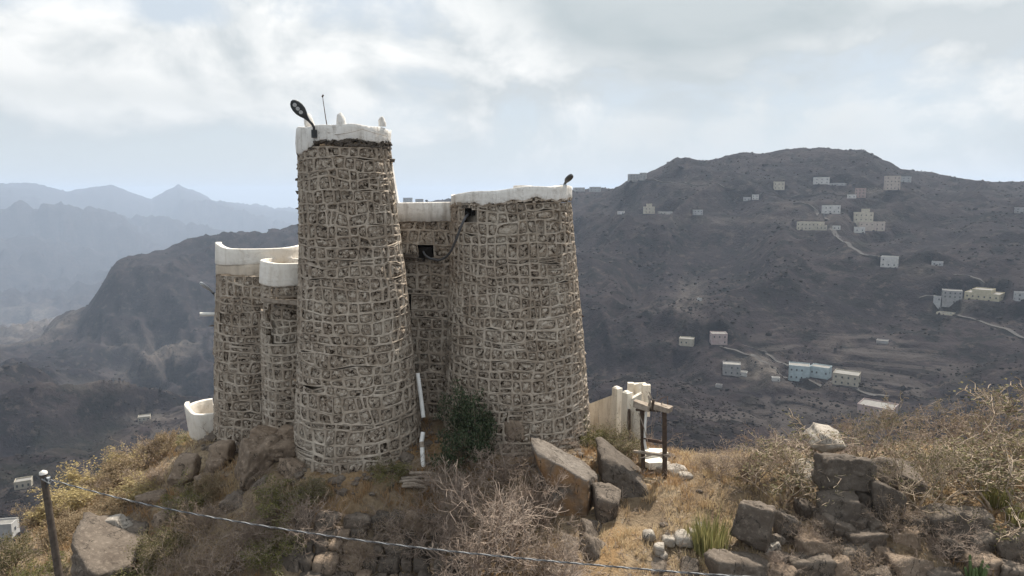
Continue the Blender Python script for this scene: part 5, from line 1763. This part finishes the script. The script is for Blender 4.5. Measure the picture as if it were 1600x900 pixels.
# power pole and twisted cable
Yq = 14.5
top, low = at(68, 742, Yq), at(93, 905, Yq - 0.1)
dirn = (low - top) / np.linalg.norm(low - top)
foot = top + dirn * 5.4
pole = thing('utility_pole', 'leaning dark wooden pole with white cap at the left edge', 'pole', foot)
MB(foot).tube([top + dirn * t_ for t_ in (0.0, 0.4, 1.5, 3.0, 5.4)], [0.068, 0.07, 0.075, 0.082, 0.09], 12).build('shaft', M['pole_wood'], pole, True)
MB(foot).tube([top + (0, 0, 0.02), top - dirn * 0.02 + (0, 0, 0.05), top + (0.0, 0, 0.10)], [0.085, 0.08, 0.03], 10).build('cap', M['white'], pole, True)
MB(foot).box(top + dirn * 0.1 + (0.09, -0.02, 0.0), (0.09, 0.06, 0.09), jit=0.008).build('clamp', M['lamp_grey'], pole)
MB(foot).tube([top + dirn * 0.02 + (0.07, -0.06, 0), top + dirn * 0.18 + (0.11, -0.06, 0), top + dirn * 0.25 + (0.06, -0.06, 0)], 0.02, 6).build('insulator', M['lamp_dark'], pole, True)
MB(foot).tube([top + dirn * 0.06 + (0.0, -0.08, 0), top + dirn * 0.2 + (0.16, -0.06, 0.02), top + dirn * 0.12 + (0.2, -0.05, 0.02)], 0.014, 6).build('tie_wire', M['cable_grey'], pole, True)
cp = np.array([at(80, 750, 14.4), at(160, 772, 14.0), at(240, 791, 13.6), at(340, 810, 13.2), at(450, 828, 12.8), at(575, 846, 12.4), at(700, 861, 12.0), at(850, 876, 11.6), at(1000, 889, 11.2), at(1110, 898, 10.9), at(1400, 915, 10.2), at(1900, 930, 9.0)])
tt = np.linspace(0, len(cp) - 1, 900)
cpath = np.stack([np.interp(tt, np.arange(len(cp)), cp[:, q]) for q in range(3)], -1)
ker = np.hanning(121)
ker /= ker.sum()
pad = np.concatenate([np.repeat(cpath[:1], 60, 0) - np.linspace(60, 1, 60)[:, None] * (cpath[1] - cpath[0]), cpath, np.repeat(cpath[-1:], 60, 0) + np.linspace(1, 60, 60)[:, None] * (cpath[-1] - cpath[-2])])
cpath = np.stack([np.convolve(pad[:, q], ker, 'valid') for q in range(3)], -1)
cab = thing('twisted_cable', 'twisted overhead cable sagging from the pole across the foreground', 'cable', cpath[0])
seglen = np.r_[0, np.cumsum(np.linalg.norm(np.diff(cpath, axis=0), axis=1))]
n2 = 1100
ss = np.linspace(0, seglen[-1], n2)
cpath = np.stack([np.interp(ss, seglen, cpath[:, q]) for q in range(3)], -1)
for s_, (mt, ph) in enumerate((('cable', 0.0), ('cable_grey', 2.1), ('cable', 4.2))):
    an = ss * 2 * math.pi / 0.42 + ph
    off = np.stack([0 * an, np.cos(an), np.sin(an)], -1) * 0.0095
    MB(cpath[0] * 0 + np.array(cab.location)).tube(cpath + off, 0.0085, 5).build('strand', M[mt], cab, True)
# ================================================================== vegetation of the hilltop
def twig_mat(name, a, b):
    t = NT(name, 0.95, 0.1)
    c = t.mix(t.ramp(t.noise(5, 3), 0.35, 0.65), a, b)
    c = t.mix(t.math('MULTIPLY', t.rand(), 0.4), c, a)
    t.color(c)
    return t.m


def leaf_mat(name, a, b, trans=0.35):
    t = NT(name, 0.7, 0.2)
    f = t.attr('tone')
    c = t.mix(f, a, b)
    t.color(c)
    tr = t.n.new('ShaderNodeBsdfTranslucent')
    t.put(tr.inputs[0], c)
    mx = t.n.new('ShaderNodeMixShader')
    mx.inputs[0].default_value = trans
    t.l.new(t.b.outputs[0], mx.inputs[1])
    t.l.new(tr.outputs[0], mx.inputs[2])
    t.l.new(mx.outputs[0], t.n['Material Output'].inputs[0])
    return t.m


M['twig_grey'] = twig_mat('grey_dead_twigs', (0.22, 0.165, 0.13), (0.40, 0.325, 0.265))
M['twig_brown'] = twig_mat('brown_twigs', (0.23, 0.175, 0.13), (0.44, 0.36, 0.275))
M['twig_pale'] = twig_mat('pale_straw_twigs', (0.26, 0.205, 0.13), (0.42, 0.345, 0.22))
M['leaf_olive'] = leaf_mat('olive_leaves', (0.105, 0.10, 0.05), (0.20, 0.175, 0.085))
M['leaf_yellow'] = leaf_mat('yellow_dry_leaves', (0.33, 0.255, 0.115), (0.50, 0.41, 0.21))
M['leaf_dark'] = leaf_mat('dark_green_leaves', (0.030, 0.045, 0.024), (0.095, 0.115, 0.062), 0.2)
M['leaf_dry'] = leaf_mat('dry_brown_leaves', (0.20, 0.145, 0.085), (0.33, 0.25, 0.16))
M['leaf_green'] = leaf_mat('fresh_green_leaves', (0.105, 0.115, 0.045), (0.21, 0.19, 0.07))
M['grass_dry'] = leaf_mat('dry_grass_blades', (0.34, 0.20, 0.095), (0.57, 0.455, 0.29), 0.35)
M['grass_green'] = leaf_mat('green_grass_blades', (0.14, 0.15, 0.055), (0.36, 0.32, 0.14), 0.3)
M['succulent'] = leaf_mat('succulent_stems', (0.09, 0.13, 0.05), (0.16, 0.20, 0.08), 0.05)


def grow(seed, stems=9, levels=3, spread=0.75, gnarl=0.22, droop=0.0, kids=1.15, r0=0.022, lenf=0.60):
    """branch segments of a shrub of unit height"""
    g = np.random.default_rng(seed)
    segs, tips = [], []
    stack = []
    for s in range(stems):
        a = 2 * math.pi * (s + g.uniform(-0.4, 0.4)) / stems
        o = spread * g.uniform(0.35, 1.15)
        d = np.array((math.cos(a) * o, math.sin(a) * o, 1.0 * g.uniform(0.7, 1.2)))
        d /= np.linalg.norm(d)
        p = np.array((math.cos(a), math.sin(a), 0)) * g.uniform(0.0, 0.09)
        stack.append((p - (0, 0, 0.08), d, g.uniform(0.6, 1.0), r0 * g.uniform(0.7, 1.2), 0))
    while stack:
        p, d, L, r, lv = stack.pop()
        n = 5 if lv == 0 else (4 if lv == 1 else 3)
        for i in range(n):
            d = d + g.normal(0, gnarl, 3) + np.array((0, 0, 0.05 - droop * (lv > 0)))
            d /= np.linalg.norm(d)
            q = p + d * L / n
            ra, rb_ = r * (1 - 0.62 * i / n), r * (1 - 0.62 * (i + 1) / n)
            segs.append((p, q, ra, rb_))
            if lv < levels and i >= (1 if lv == 0 else 0):
                for _ in range(int(g.poisson(kids))):
                    v = g.normal(0, 1, 3)
                    v -= d * (v @ d)
                    v /= np.linalg.norm(v) + 1e-9
                    an = g.uniform(0.5, 1.15)
                    nd = d * math.cos(an) + v * math.sin(an)
                    stack.append((q, nd, L * lenf * g.uniform(0.6, 1.15), rb_ * 0.68, lv + 1))
            p = q
        tips.append((p, d))
        if lv >= levels - 1:
            tips.append((q * 0.5 + (p - d * L * 0.5) * 0.5, d))
    return segs, tips


def seg_arrays(segs, rmin, n=3):
    P0 = np.array([s[0] for s in segs])
    P1 = np.array([s[1] for s in segs])
    r0 = np.maximum(np.array([s[2] for s in segs]), rmin)
    r1 = np.maximum(np.array([s[3] for s in segs]), rmin)
    d = P1 - P0
    d /= np.linalg.norm(d, axis=1)[:, None] + 1e-9
    ref = np.where(np.abs(d[:, 2:3]) < 0.9, np.array([[0, 0, 1.0]]), np.array([[1.0, 0, 0]]))
    u = np.cross(d, ref)
    u /= np.linalg.norm(u, axis=1)[:, None]
    w = np.cross(d, u)
    V = []
    for P, r in ((P0, r0), (P1, r1)):
        for k in range(n):
            a = 2 * math.pi * k / n
            V.append(P + r[:, None] * (math.cos(a) * u + math.sin(a) * w))
    V = np.stack(V, 1)
    m = len(segs)
    base = (np.arange(m) * 2 * n)[:, None]
    f = []
    for k in range(n):
        k2 = (k + 1) % n
        f.append(np.concatenate([base + k, base + k2, base + n + k2, base + n + k], 1))
    return V.reshape(-1, 3), np.concatenate(f)


def leaf_arrays(pts, g, size, per=3, jitter=0.05, flat=0.0):
    P = np.repeat(np.array(pts), per, 0)
    m = len(P)
    P = P + g.normal(0, jitter, (m, 3))
    d = g.normal(0, 1, (m, 3))
    d[:, 2] *= 0.8
    d /= np.linalg.norm(d, axis=1)[:, None]
    s = np.cross(d, g.normal(0, 1, (m, 3)))
    s /= np.linalg.norm(s, axis=1)[:, None] + 1e-9
    L = size * g.uniform(0.6, 1.4, (m, 1))
    W = L * g.uniform(0.28, 0.45, (m, 1))
    V = np.stack([P, P + d * L * 0.55 + s * W, P + d * L, P + d * L * 0.5 - s * W], 1)
    f = np.arange(m * 4).reshape(m, 4)
    tone = np.repeat(g.uniform(0, 1, m), 4)
    return V.reshape(-1, 3), f, tone


SHRUB = {}


def shrub_kind(key, seed, h, twig, leaf=None, leaf_size=0.035, per=2, rmin=0.0040, jitter=0.04, **kw):
    segs, tips = grow(seed, **kw)
    zmax = np.percentile(np.array([s[1][2] for s in segs]), 99.85)
    k = h / zmax
    segs = [(a * k, b * k, r * k, q * k) for a, b, r, q in segs]
    V, f = seg_arrays(segs, rmin)
    me = mesh_np('branches', V, f, M[twig], True)
    ml = None
    if leaf:
        g = np.random.default_rng(seed + 1)
        V2, f2, tone = leaf_arrays([t_[0] * k for t_ in tips], g, leaf_size, per, jitter)
        ml = mesh_np('leaves', V2, f2, M[leaf], False, None, {'tone': tone})
    wid = float(np.percentile(np.abs(V[:, :2]).max(1), 98)) * 2
    SHRUB[key] = (me, ml, h, wid)


shrub_kind('grey_a', 1, 1.5, 'twig_grey', stems=11, levels=3, spread=0.9, kids=1.25)
shrub_kind('grey_b', 2, 1.5, 'twig_grey', stems=13, levels=3, spread=1.1, kids=1.2, gnarl=0.28)
shrub_kind('grey_c', 3, 1.5, 'twig_grey', 'leaf_dry', 0.03, 1, stems=12, levels=3, spread=1.0, kids=1.2)
shrub_kind('thorn_a', 4, 2.4, 'twig_brown', 'leaf_olive', 0.038, 1, rmin=0.0055, stems=8, levels=4, spread=0.75, kids=0.95, r0=0.017, gnarl=0.2)
shrub_kind('thorn_b', 5, 2.4, 'twig_brown', 'leaf_olive', 0.038, 1, rmin=0.0055, stems=9, levels=4, spread=0.9, kids=0.9, r0=0.018, gnarl=0.24)
shrub_kind('thorn_c', 6, 2.4, 'twig_grey', 'leaf_dry', 0.034, 1, rmin=0.0055, stems=8, levels=4, spread=0.85, kids=0.9, r0=0.017, gnarl=0.22)
shrub_kind('yellow_a', 7, 1.2, 'twig_pale', 'leaf_yellow', 0.05, 2, stems=12, levels=3, spread=0.9, kids=1.1)
shrub_kind('yellow_b', 8, 1.2, 'twig_pale', 'leaf_dry', 0.045, 2, stems=12, levels=3, spread=1.0, kids=1.1)
shrub_kind('olive_a', 9, 1.2, 'twig_brown', 'leaf_olive', 0.045, 2, stems=11, levels=3, spread=0.9, kids=1.15)
shrub_kind('olive_b', 10, 1.2, 'twig_brown', 'leaf_green', 0.042, 2, stems=11, levels=3, spread=1.0, kids=1.05)
shrub_kind('dark_a', 11, 1.9, 'twig_brown', 'leaf_dark', 0.075, 5, stems=10, levels=3, spread=0.72, kids=1.25, gnarl=0.26, jitter=0.07)
shrub_kind('thin_a', 12, 1.8, 'twig_grey', None, stems=5, levels=3, spread=0.8, kids=0.8, r0=0.014, gnarl=0.26)


def shrub(key, px, py, wpx, hpx, label, group, p=None, rz=None, name='bush', sink=0.0):
    me, ml, h, wid = SHRUB[key]
    if p is None:
        p = hit(px, py)
    k = mpp(px, py, p[1])
    g = np.random.default_rng(int(px * 13 + py * 7))
    t_ = thing(name, label, 'bush', p - (0, 0, sink), group, (0, 0, g.uniform(0, 6.28) if rz is None else rz))
    t_.scale = (wpx * k / wid, wpx * k / wid, hpx * k / h)
    link('branches', me, t_)
    if ml:
        link('leaves', ml, t_)
    return t_


GR, GC, GL, GO = 'bare thorn bushes on the right', 'dead grey bushes below the towers', 'straw-coloured bushes on the left slope', 'olive bushes on the lower left slope'
for a in (('thorn_a', 1226, 782, 185, 135, 'spreading thorn bush with green-tipped crown between upright and crowning blocks'),
          ('grey_c', 1170, 752, 120, 70, 'low grey bush behind the upright block'),
          ('thorn_b', 1424, 806, 230, 175, 'big thorn bush with several brown stems rising over the tumbled wall'),
          ('thorn_a', 1556, 796, 240, 190, 'largest thorn bush nearest the right picture edge'),
          ('thorn_c', 1480, 744, 210, 130, 'greyish thorn bush behind the two biggest ones'),
          ('thorn_b', 1590, 734, 190, 135, 'thorn bush far back at the right picture edge'),
          ('thorn_c', 1345, 730, 150, 100, 'dry bush behind the broad dark block'),
          ('thorn_a', 1640, 770, 220, 170, 'thorn bush mostly beyond the right picture edge'),
          ('grey_a', 1276, 738, 110, 70, 'small dead bush behind the pale tilted slab'),
          ('thorn_b', 1415, 722, 170, 115, 'thorn bush in the back row above the sunlit slab'),
          ('thorn_c', 1530, 724, 170, 120, 'dry thorn bush in the back row left of the picture edge'),
          ('grey_b', 1215, 728, 120, 62, 'grey bush on the grass behind the spreading thorn bush'),
          ('grey_c', 1120, 742, 100, 46, 'low dry bush at the rim of the grassy saddle'),
          ('thin_a', 1330, 850, 60, 50, 'thin twigs hanging over the lower stones of the tumbled wall'),
          ('grey_c', 1260, 856, 80, 56, 'dry bush rooted between the lower blocks left of the tumbled wall'), ('grey_a', 1480, 872, 110, 70, 'dead bush growing over the right part of the tumbled wall'), ('grey_c', 1575, 866, 90, 56, 'brown bush in the blocks at the right picture edge'), ('grey_c', 1350, 905, 110, 60, 'dry bush at the lower edge of the tumbled wall'), ('grey_b', 1215, 900, 70, 50, 'small dead bush at the lower edge right of the upright block'),
          ('grey_c', 1400, 830, 90, 60, 'dry brown bush growing out of the tumbled wall')):
    shrub(*a[:5], a[5], GR)
for a in (('grey_a', 775, 884, 210, 165, 'largest dead grey bush below the broad tower'), ('grey_b', 722, 812, 150, 100, 'dead grey bush right of the stick heap'), ('grey_a', 836, 826, 110, 110, 'pale dead bush in front of the orange stained boulder'),
          ('grey_b', 690, 872, 150, 100, 'dead bush overgrowing the right end of the terrace wall'), ('grey_c', 858, 900, 120, 90, 'dead bush above the cable near the split stones'), ('grey_c', 640, 846, 110, 70, 'brown dead bush in the middle of the terrace wall'),
          ('grey_a', 790, 752, 130, 70, 'low dead bush at the foot of the dark green shrub'), ('grey_b', 745, 918, 180, 110, 'dead bush at the lower edge below the largest one'), ('grey_a', 880, 930, 130, 90, 'dead bush cut by the lower edge left of the dark stone'),
          ('grey_c', 560, 880, 100, 60, 'dry bush rooted in the terrace wall left of its middle'), ('grey_b', 480, 842, 120, 85, 'twiggy grey bush at the left end of the terrace wall'), ('grey_c', 700, 770, 110, 55, 'low brown bush just right of the sticks')):
    shrub(*a[:5], a[5], GC)
for a in (('yellow_a', 108, 800, 95, 60, 'yellow bush on the rim behind the pole'), ('yellow_a', 150, 776, 100, 66, 'brightest yellow bush on the left rim'), ('yellow_b', 192, 752, 100, 60, 'straw bush on the rim midway to the turret'),
          ('grey_b', 232, 728, 110, 66, 'grey twiggy bush on the rim below the turret'), ('yellow_b', 262, 708, 70, 50, 'dry bush closest under the white turret'), ('yellow_b', 135, 824, 90, 40, 'straw bush behind the big slab'),
          ('yellow_b', 182, 806, 100, 56, 'straw bush above the big slab'), ('yellow_a', 224, 782, 90, 54, 'pale yellow bush above the reddish ledge stone'), ('yellow_b', 92, 850, 90, 60, 'straw bush right beside the pole shaft'),
          ('grey_c', 246, 762, 90, 50, 'grey bush left of the flat brown slab'), ('yellow_b', 60, 826, 80, 50, 'dry bush on the rim left of the pole'), ('yellow_a', 205, 736, 70, 50, 'small yellow bush low on the rim skyline'),
          ('grey_c', 170, 768, 90, 50, 'thin grey bush between the yellow ones on the rim')):
    shrub(*a[:4], a[4] * 0.8, a[5], GL)
for a in (('olive_a', 22, 896, 90, 70, 'olive bush in the lower left corner'), ('olive_b', 62, 912, 80, 56, 'green bush left of the pole foot'), ('grey_c', 118, 918, 90, 36, 'dry bush right of the pole at the lower edge'),
          ('olive_b', 205, 912, 110, 44, 'green bush below the big slab'), ('olive_a', 262, 874, 90, 60, 'olive bush under the cable right of the big slab'), ('olive_b', 300, 800, 70, 60, 'green creeper below the flat brown slab'),
          ('grey_c', 322, 836, 100, 64, 'dull brown bush on the shaded left slope'), ('grey_c', 345, 900, 130, 80, 'brown bush at the lower edge of the shaded slope'), ('olive_b', 456, 792, 110, 50, 'yellow-green bush left of the tallest tower foot'),
          ('grey_c', 404, 836, 100, 60, 'brown bush beneath the grey block'), ('olive_b', 420, 884, 100, 70, 'yellow-green bush above the smooth grey outcrop'), ('grey_b', 385, 868, 110, 70, 'twiggy bush on the shaded slope under the cable'),
          ('olive_b', 612, 744, 70, 30, 'low green weeds at the right foot of the tallest tower'), ('grey_c', 280, 915, 110, 60, 'dry bush cut by the lower edge left of centre'), ('yellow_b', 330, 780, 60, 50, 'dry tuft-like bush between overhanging block and crag'),
          ('olive_a', 492, 776, 56, 34, 'small olive bush touching the tallest tower foot')):
    shrub(*a[:5], a[5], GO)
shrub('dark_a', 734, 716, 108, 116, 'dense dark green shrub between the tallest and broad towers', None, rz=0.4)
shrub('olive_b', 928, 700, 56, 50, 'green bush at the right foot of the broad tower', 'green bushes near the cream wall')
shrub('olive_a', 965, 716, 84, 48, 'yellow-green bush in front of the cream wall', 'green bushes near the cream wall')
shrub('thin_a', 945, 706, 70, 80, 'thin bare bush against the cream wall panel', 'bare bushes near the cream wall')
shrub('thin_a', 988, 716, 90, 118, 'bare twiggy bush rising past the cream pillars', 'bare bushes near the cream wall', rz=2.0)
shrub('thin_a', 1022, 724, 80, 110, 'thin bare bush sprouting behind the derelict frame', 'bare bushes near the cream wall', rz=4.0)
shrub('grey_b', 870, 700, 90, 44, 'reddish dry bush on the boulder against the broad tower', 'bare bushes near the cream wall')
shrub('thin_a', 860, 690, 50, 70, 'wiry bare stems climbing the foot of the broad tower', 'bare bushes near the cream wall', rz=1.0)
shrub('olive_b', 300, 690, 46, 16, 'low dark creeper under the white turret', 'green bushes near the cream wall' if False else None)


# ------------------------------------------------------------------ grass
def tuft_mesh(cx, cy, cz, n_per, hgt, spreadr, g, lean=0.5, wid=0.009):
    """curved blades around tuft centres"""
    m = len(cx) * n_per
    ti = np.repeat(np.arange(len(cx)), n_per)
    a = g.uniform(0, 2 * math.pi, m)
    rr = spreadr * np.sqrt(g.uniform(0, 1, m))
    bx, by = cx[ti] + rr * np.cos(a), cy[ti] + rr * np.sin(a)
    bz = cz[ti] - 0.03
    H = np.repeat(hgt, n_per) * g.uniform(0.5, 1.15, m)
    out = a + g.normal(0, 0.6, m)
    ln = lean * g.uniform(0.15, 1.0, m)
    P0 = np.stack([bx, by, bz], -1)
    D = np.stack([np.cos(out), np.sin(out), 0 * out], -1)
    P1 = P0 + np.stack([0 * H, 0 * H, H * 0.55], -1) + D * (ln * H * 0.3)[:, None]
    P2 = P0 + np.stack([0 * H, 0 * H, H * 0.55 + H * 0.45 * np.sqrt(np.clip(1 - ln * 0.8, 0.05, 1))], -1) + D * (ln * H * 0.9)[:, None]
    S = np.stack([-np.sin(out + g.normal(0, 0.8, m)), np.cos(out), 0 * out], -1)
    W = (wid * g.uniform(0.6, 1.3, m))[:, None]
    V = np.stack([P0 - S * W, P0 + S * W, P1 + S * W * 0.8, P1 - S * W * 0.8, P2], 1).reshape(-1, 3)
    b = (np.arange(m) * 5)[:, None]
    f = np.concatenate([np.concatenate([b, b + 1, b + 2], 1), np.concatenate([b, b + 2, b + 3], 1), np.concatenate([b + 3, b + 2, b + 4], 1)])
    return V, f, ti


g = np.random.default_rng(99)
N = 26000
gx, gy = g.uniform(-19, 22, N), g.uniform(11.5, 29, N)
gzv = gz(gx, gy)
gpx, gpy = proj(np.stack([gx, gy, gzv], -1))
den = 0.36 + 0.42 * fbm(gx / 1.1, gy / 1.1, 0, 3, 55)
def reg(cx, cy, rx, ry):
    return np.clip(1.3 - np.hypot((gpx - cx) / rx, (gpy - cy) / ry), 0, 1)
boost = np.zeros(N)
for q in ((1120, 780, 130, 70, 0.5), (960, 720, 60, 40, 0.55), (1000, 830, 110, 50, 0.35), (600, 775, 130, 30, 0.9), (180, 760, 110, 80, 0.3), (1500, 760, 130, 40, 0.4), (640, 810, 60, 30, 0.5)):
    boost = np.maximum(boost, reg(*q[:4]) * q[4])
keep = (den + boost > g.uniform(0.25, 1.0, N)) & (gpx > -60) & (gpx < 1680) & (gpy < 930)
# not inside the towers
for T_ in (T1, T2, T4, T5):
    keep &= np.hypot(gx - T_.axis[0], gy - T_.Y) > T_.rs.max() + 0.05
gx, gy, gzv, gpx, gpy = gx[keep], gy[keep], gzv[keep], gpx[keep], gpy[keep]
hh = g.uniform(0.12, 0.34, len(gx))
V, f, ti = tuft_mesh(gx, gy, gzv, 15, hh, 0.10, g, 0.8, 0.0075)
tone_t = np.clip(0.55 + 0.5 * fbm(gx / 2.2, gy / 2.2, 0, 3, 66) + g.normal(0, 0.15, len(gx)), 0, 1)
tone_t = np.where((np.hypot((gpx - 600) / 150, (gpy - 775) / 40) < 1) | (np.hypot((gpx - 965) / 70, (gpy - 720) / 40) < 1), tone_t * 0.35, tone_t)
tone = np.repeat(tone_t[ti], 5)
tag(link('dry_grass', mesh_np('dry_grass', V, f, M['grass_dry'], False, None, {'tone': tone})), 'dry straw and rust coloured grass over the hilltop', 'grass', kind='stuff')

# dead twigs littering the ground
segs = []
for k in range(5200):
    x, y = g.uniform(-17, 20), g.uniform(11.5, 25)
    z = float(gz(x, y))
    px, py = proj((x, y, z))
    if not (-40 < px < 1640 and py < 920) or min(math.hypot(x - T_.axis[0], y - T_.Y) - T_.rs.max() for T_ in (T1, T2, T4, T5)) < 0:
        continue
    p = np.array((x, y, z))
    d = g.normal(0, 1, 3)
    d[2] = abs(d[2]) * 0.9
    d /= np.linalg.norm(d)
    L = g.uniform(0.1, 0.3)
    for i in range(3):
        q = p + d * L / 2
        segs.append((p, q, 0.006, 0.005))
        for _ in range(2):
            d2 = d + g.normal(0, 0.7, 3)
            d2 /= np.linalg.norm(d2)
            segs.append((q, q + d2 * L * 0.6, 0.005, 0.003))
        d = d + g.normal(0, 0.4, 3)
        d /= np.linalg.norm(d)
        p = q
V, f = seg_arrays(segs, 0.0035)
tag(link('undergrowth', mesh_np('undergrowth', V, f, M['twig_grey'], True)), 'tangle of dead twigs littering the hilltop', 'undergrowth', kind='stuff')

# small stones littering the ground
vv, ff, nvt = [], [], 0
d2, f2 = ICO[2]
for k in range(1500):
    x, y = g.uniform(-16, 19), g.uniform(11.5, 24)
    if k % 3 == 0:                                    # fallen stones round the feet of the towers
        T_ = (T1, T2, T4, T5)[k // 3 % 4]
        b_ = g.uniform(-1.7, 1.7)
        rr_ = T_.rs.max() + abs(g.normal(0, 0.25))
        x, y = T_.axis[0] + rr_ * math.sin(b_), T_.Y - rr_ * math.cos(b_)
    z = float(gz(x, y))
    s = min(0.22, g.lognormal(-2.9, 0.55))
    pl = g.normal(0, 1, (7, 3))
    pl /= np.linalg.norm(pl, axis=1)[:, None]
    q = d2[:42] if False else ICO[2][0]
    r = np.min(np.where(q @ pl.T > 0.05, 0.75 / np.maximum(q @ pl.T, 0.05), 1.1), axis=1)
    vv.append(q * np.minimum(r, 1.1)[:, None] * s * np.array((1.2, 1.0, 0.7)) + (x, y, z))
    ff.append(f2 + nvt)
    nvt += len(q)
tag(link('gravel', mesh_np('gravel', np.concatenate(vv), np.concatenate(ff), M['rock'], False)), 'scattered small stones on the hilltop', 'gravel', kind='stuff')


def clump(name, px, py, wpx, hpx, n, mat, label, cat, wid, lean=0.35, p=None):
    p = hit(px, py) if p is None else p
    k = mpp(px, py, p[1])
    gg = np.random.default_rng(int(px + py))
    V, f, ti = tuft_mesh(np.array([0.0]), np.array([0.0]), np.array([0.0]), n, np.array([hpx * k]), wpx * k * 0.36, gg, lean, wid)
    me = mesh_np(name, V, f, M[mat], False, None, {'tone': np.repeat(gg.uniform(0, 1, n), 5)})
    return tag(link(name, me, None, tuple(p)), label, cat, 'green clumps in the dry grass')


clump('grass_clump', 1112, 862, 70, 66, 260, 'grass_green', 'tall green grass clump left of the upright block', 'grass clump', 0.011)
clump('grass_clump', 1090, 852, 50, 40, 200, 'grass_green', 'shorter green grass clump beside the tall one', 'grass clump', 0.010)
clump('grass_clump', 1592, 822, 46, 40, 220, 'grass_green', 'green grass clump at the right picture edge', 'grass clump', 0.012)
clump('grass_clump', 1556, 790, 50, 46, 220, 'grass_green', 'green grass clump under the largest thorn bush', 'grass clump', 0.011)


# candelabra succulent among the lower right stones
p = at(1522, 912, 13.75)
suc = thing('succulent', 'candelabra succulent with upright green fingers at the lower right', 'succulent', p)
gg = np.random.default_rng(5)
for q in range(16):
    x0 = gg.uniform(-0.18, 0.18)
    y0 = gg.uniform(-0.12, 0.12)
    h = gg.uniform(0.35, 0.68)
    b = p + (x0, y0, -0.05)
    MB(p).tube([b, b + (x0 * 0.3, 0, h * 0.5), b + (x0 * 0.75, y0 * 0.3, h * 0.93), b + (x0 * 0.8, y0 * 0.3, h)], [0.030, 0.034, 0.026, 0.008], 6).build('finger', M['succulent'], suc, True)
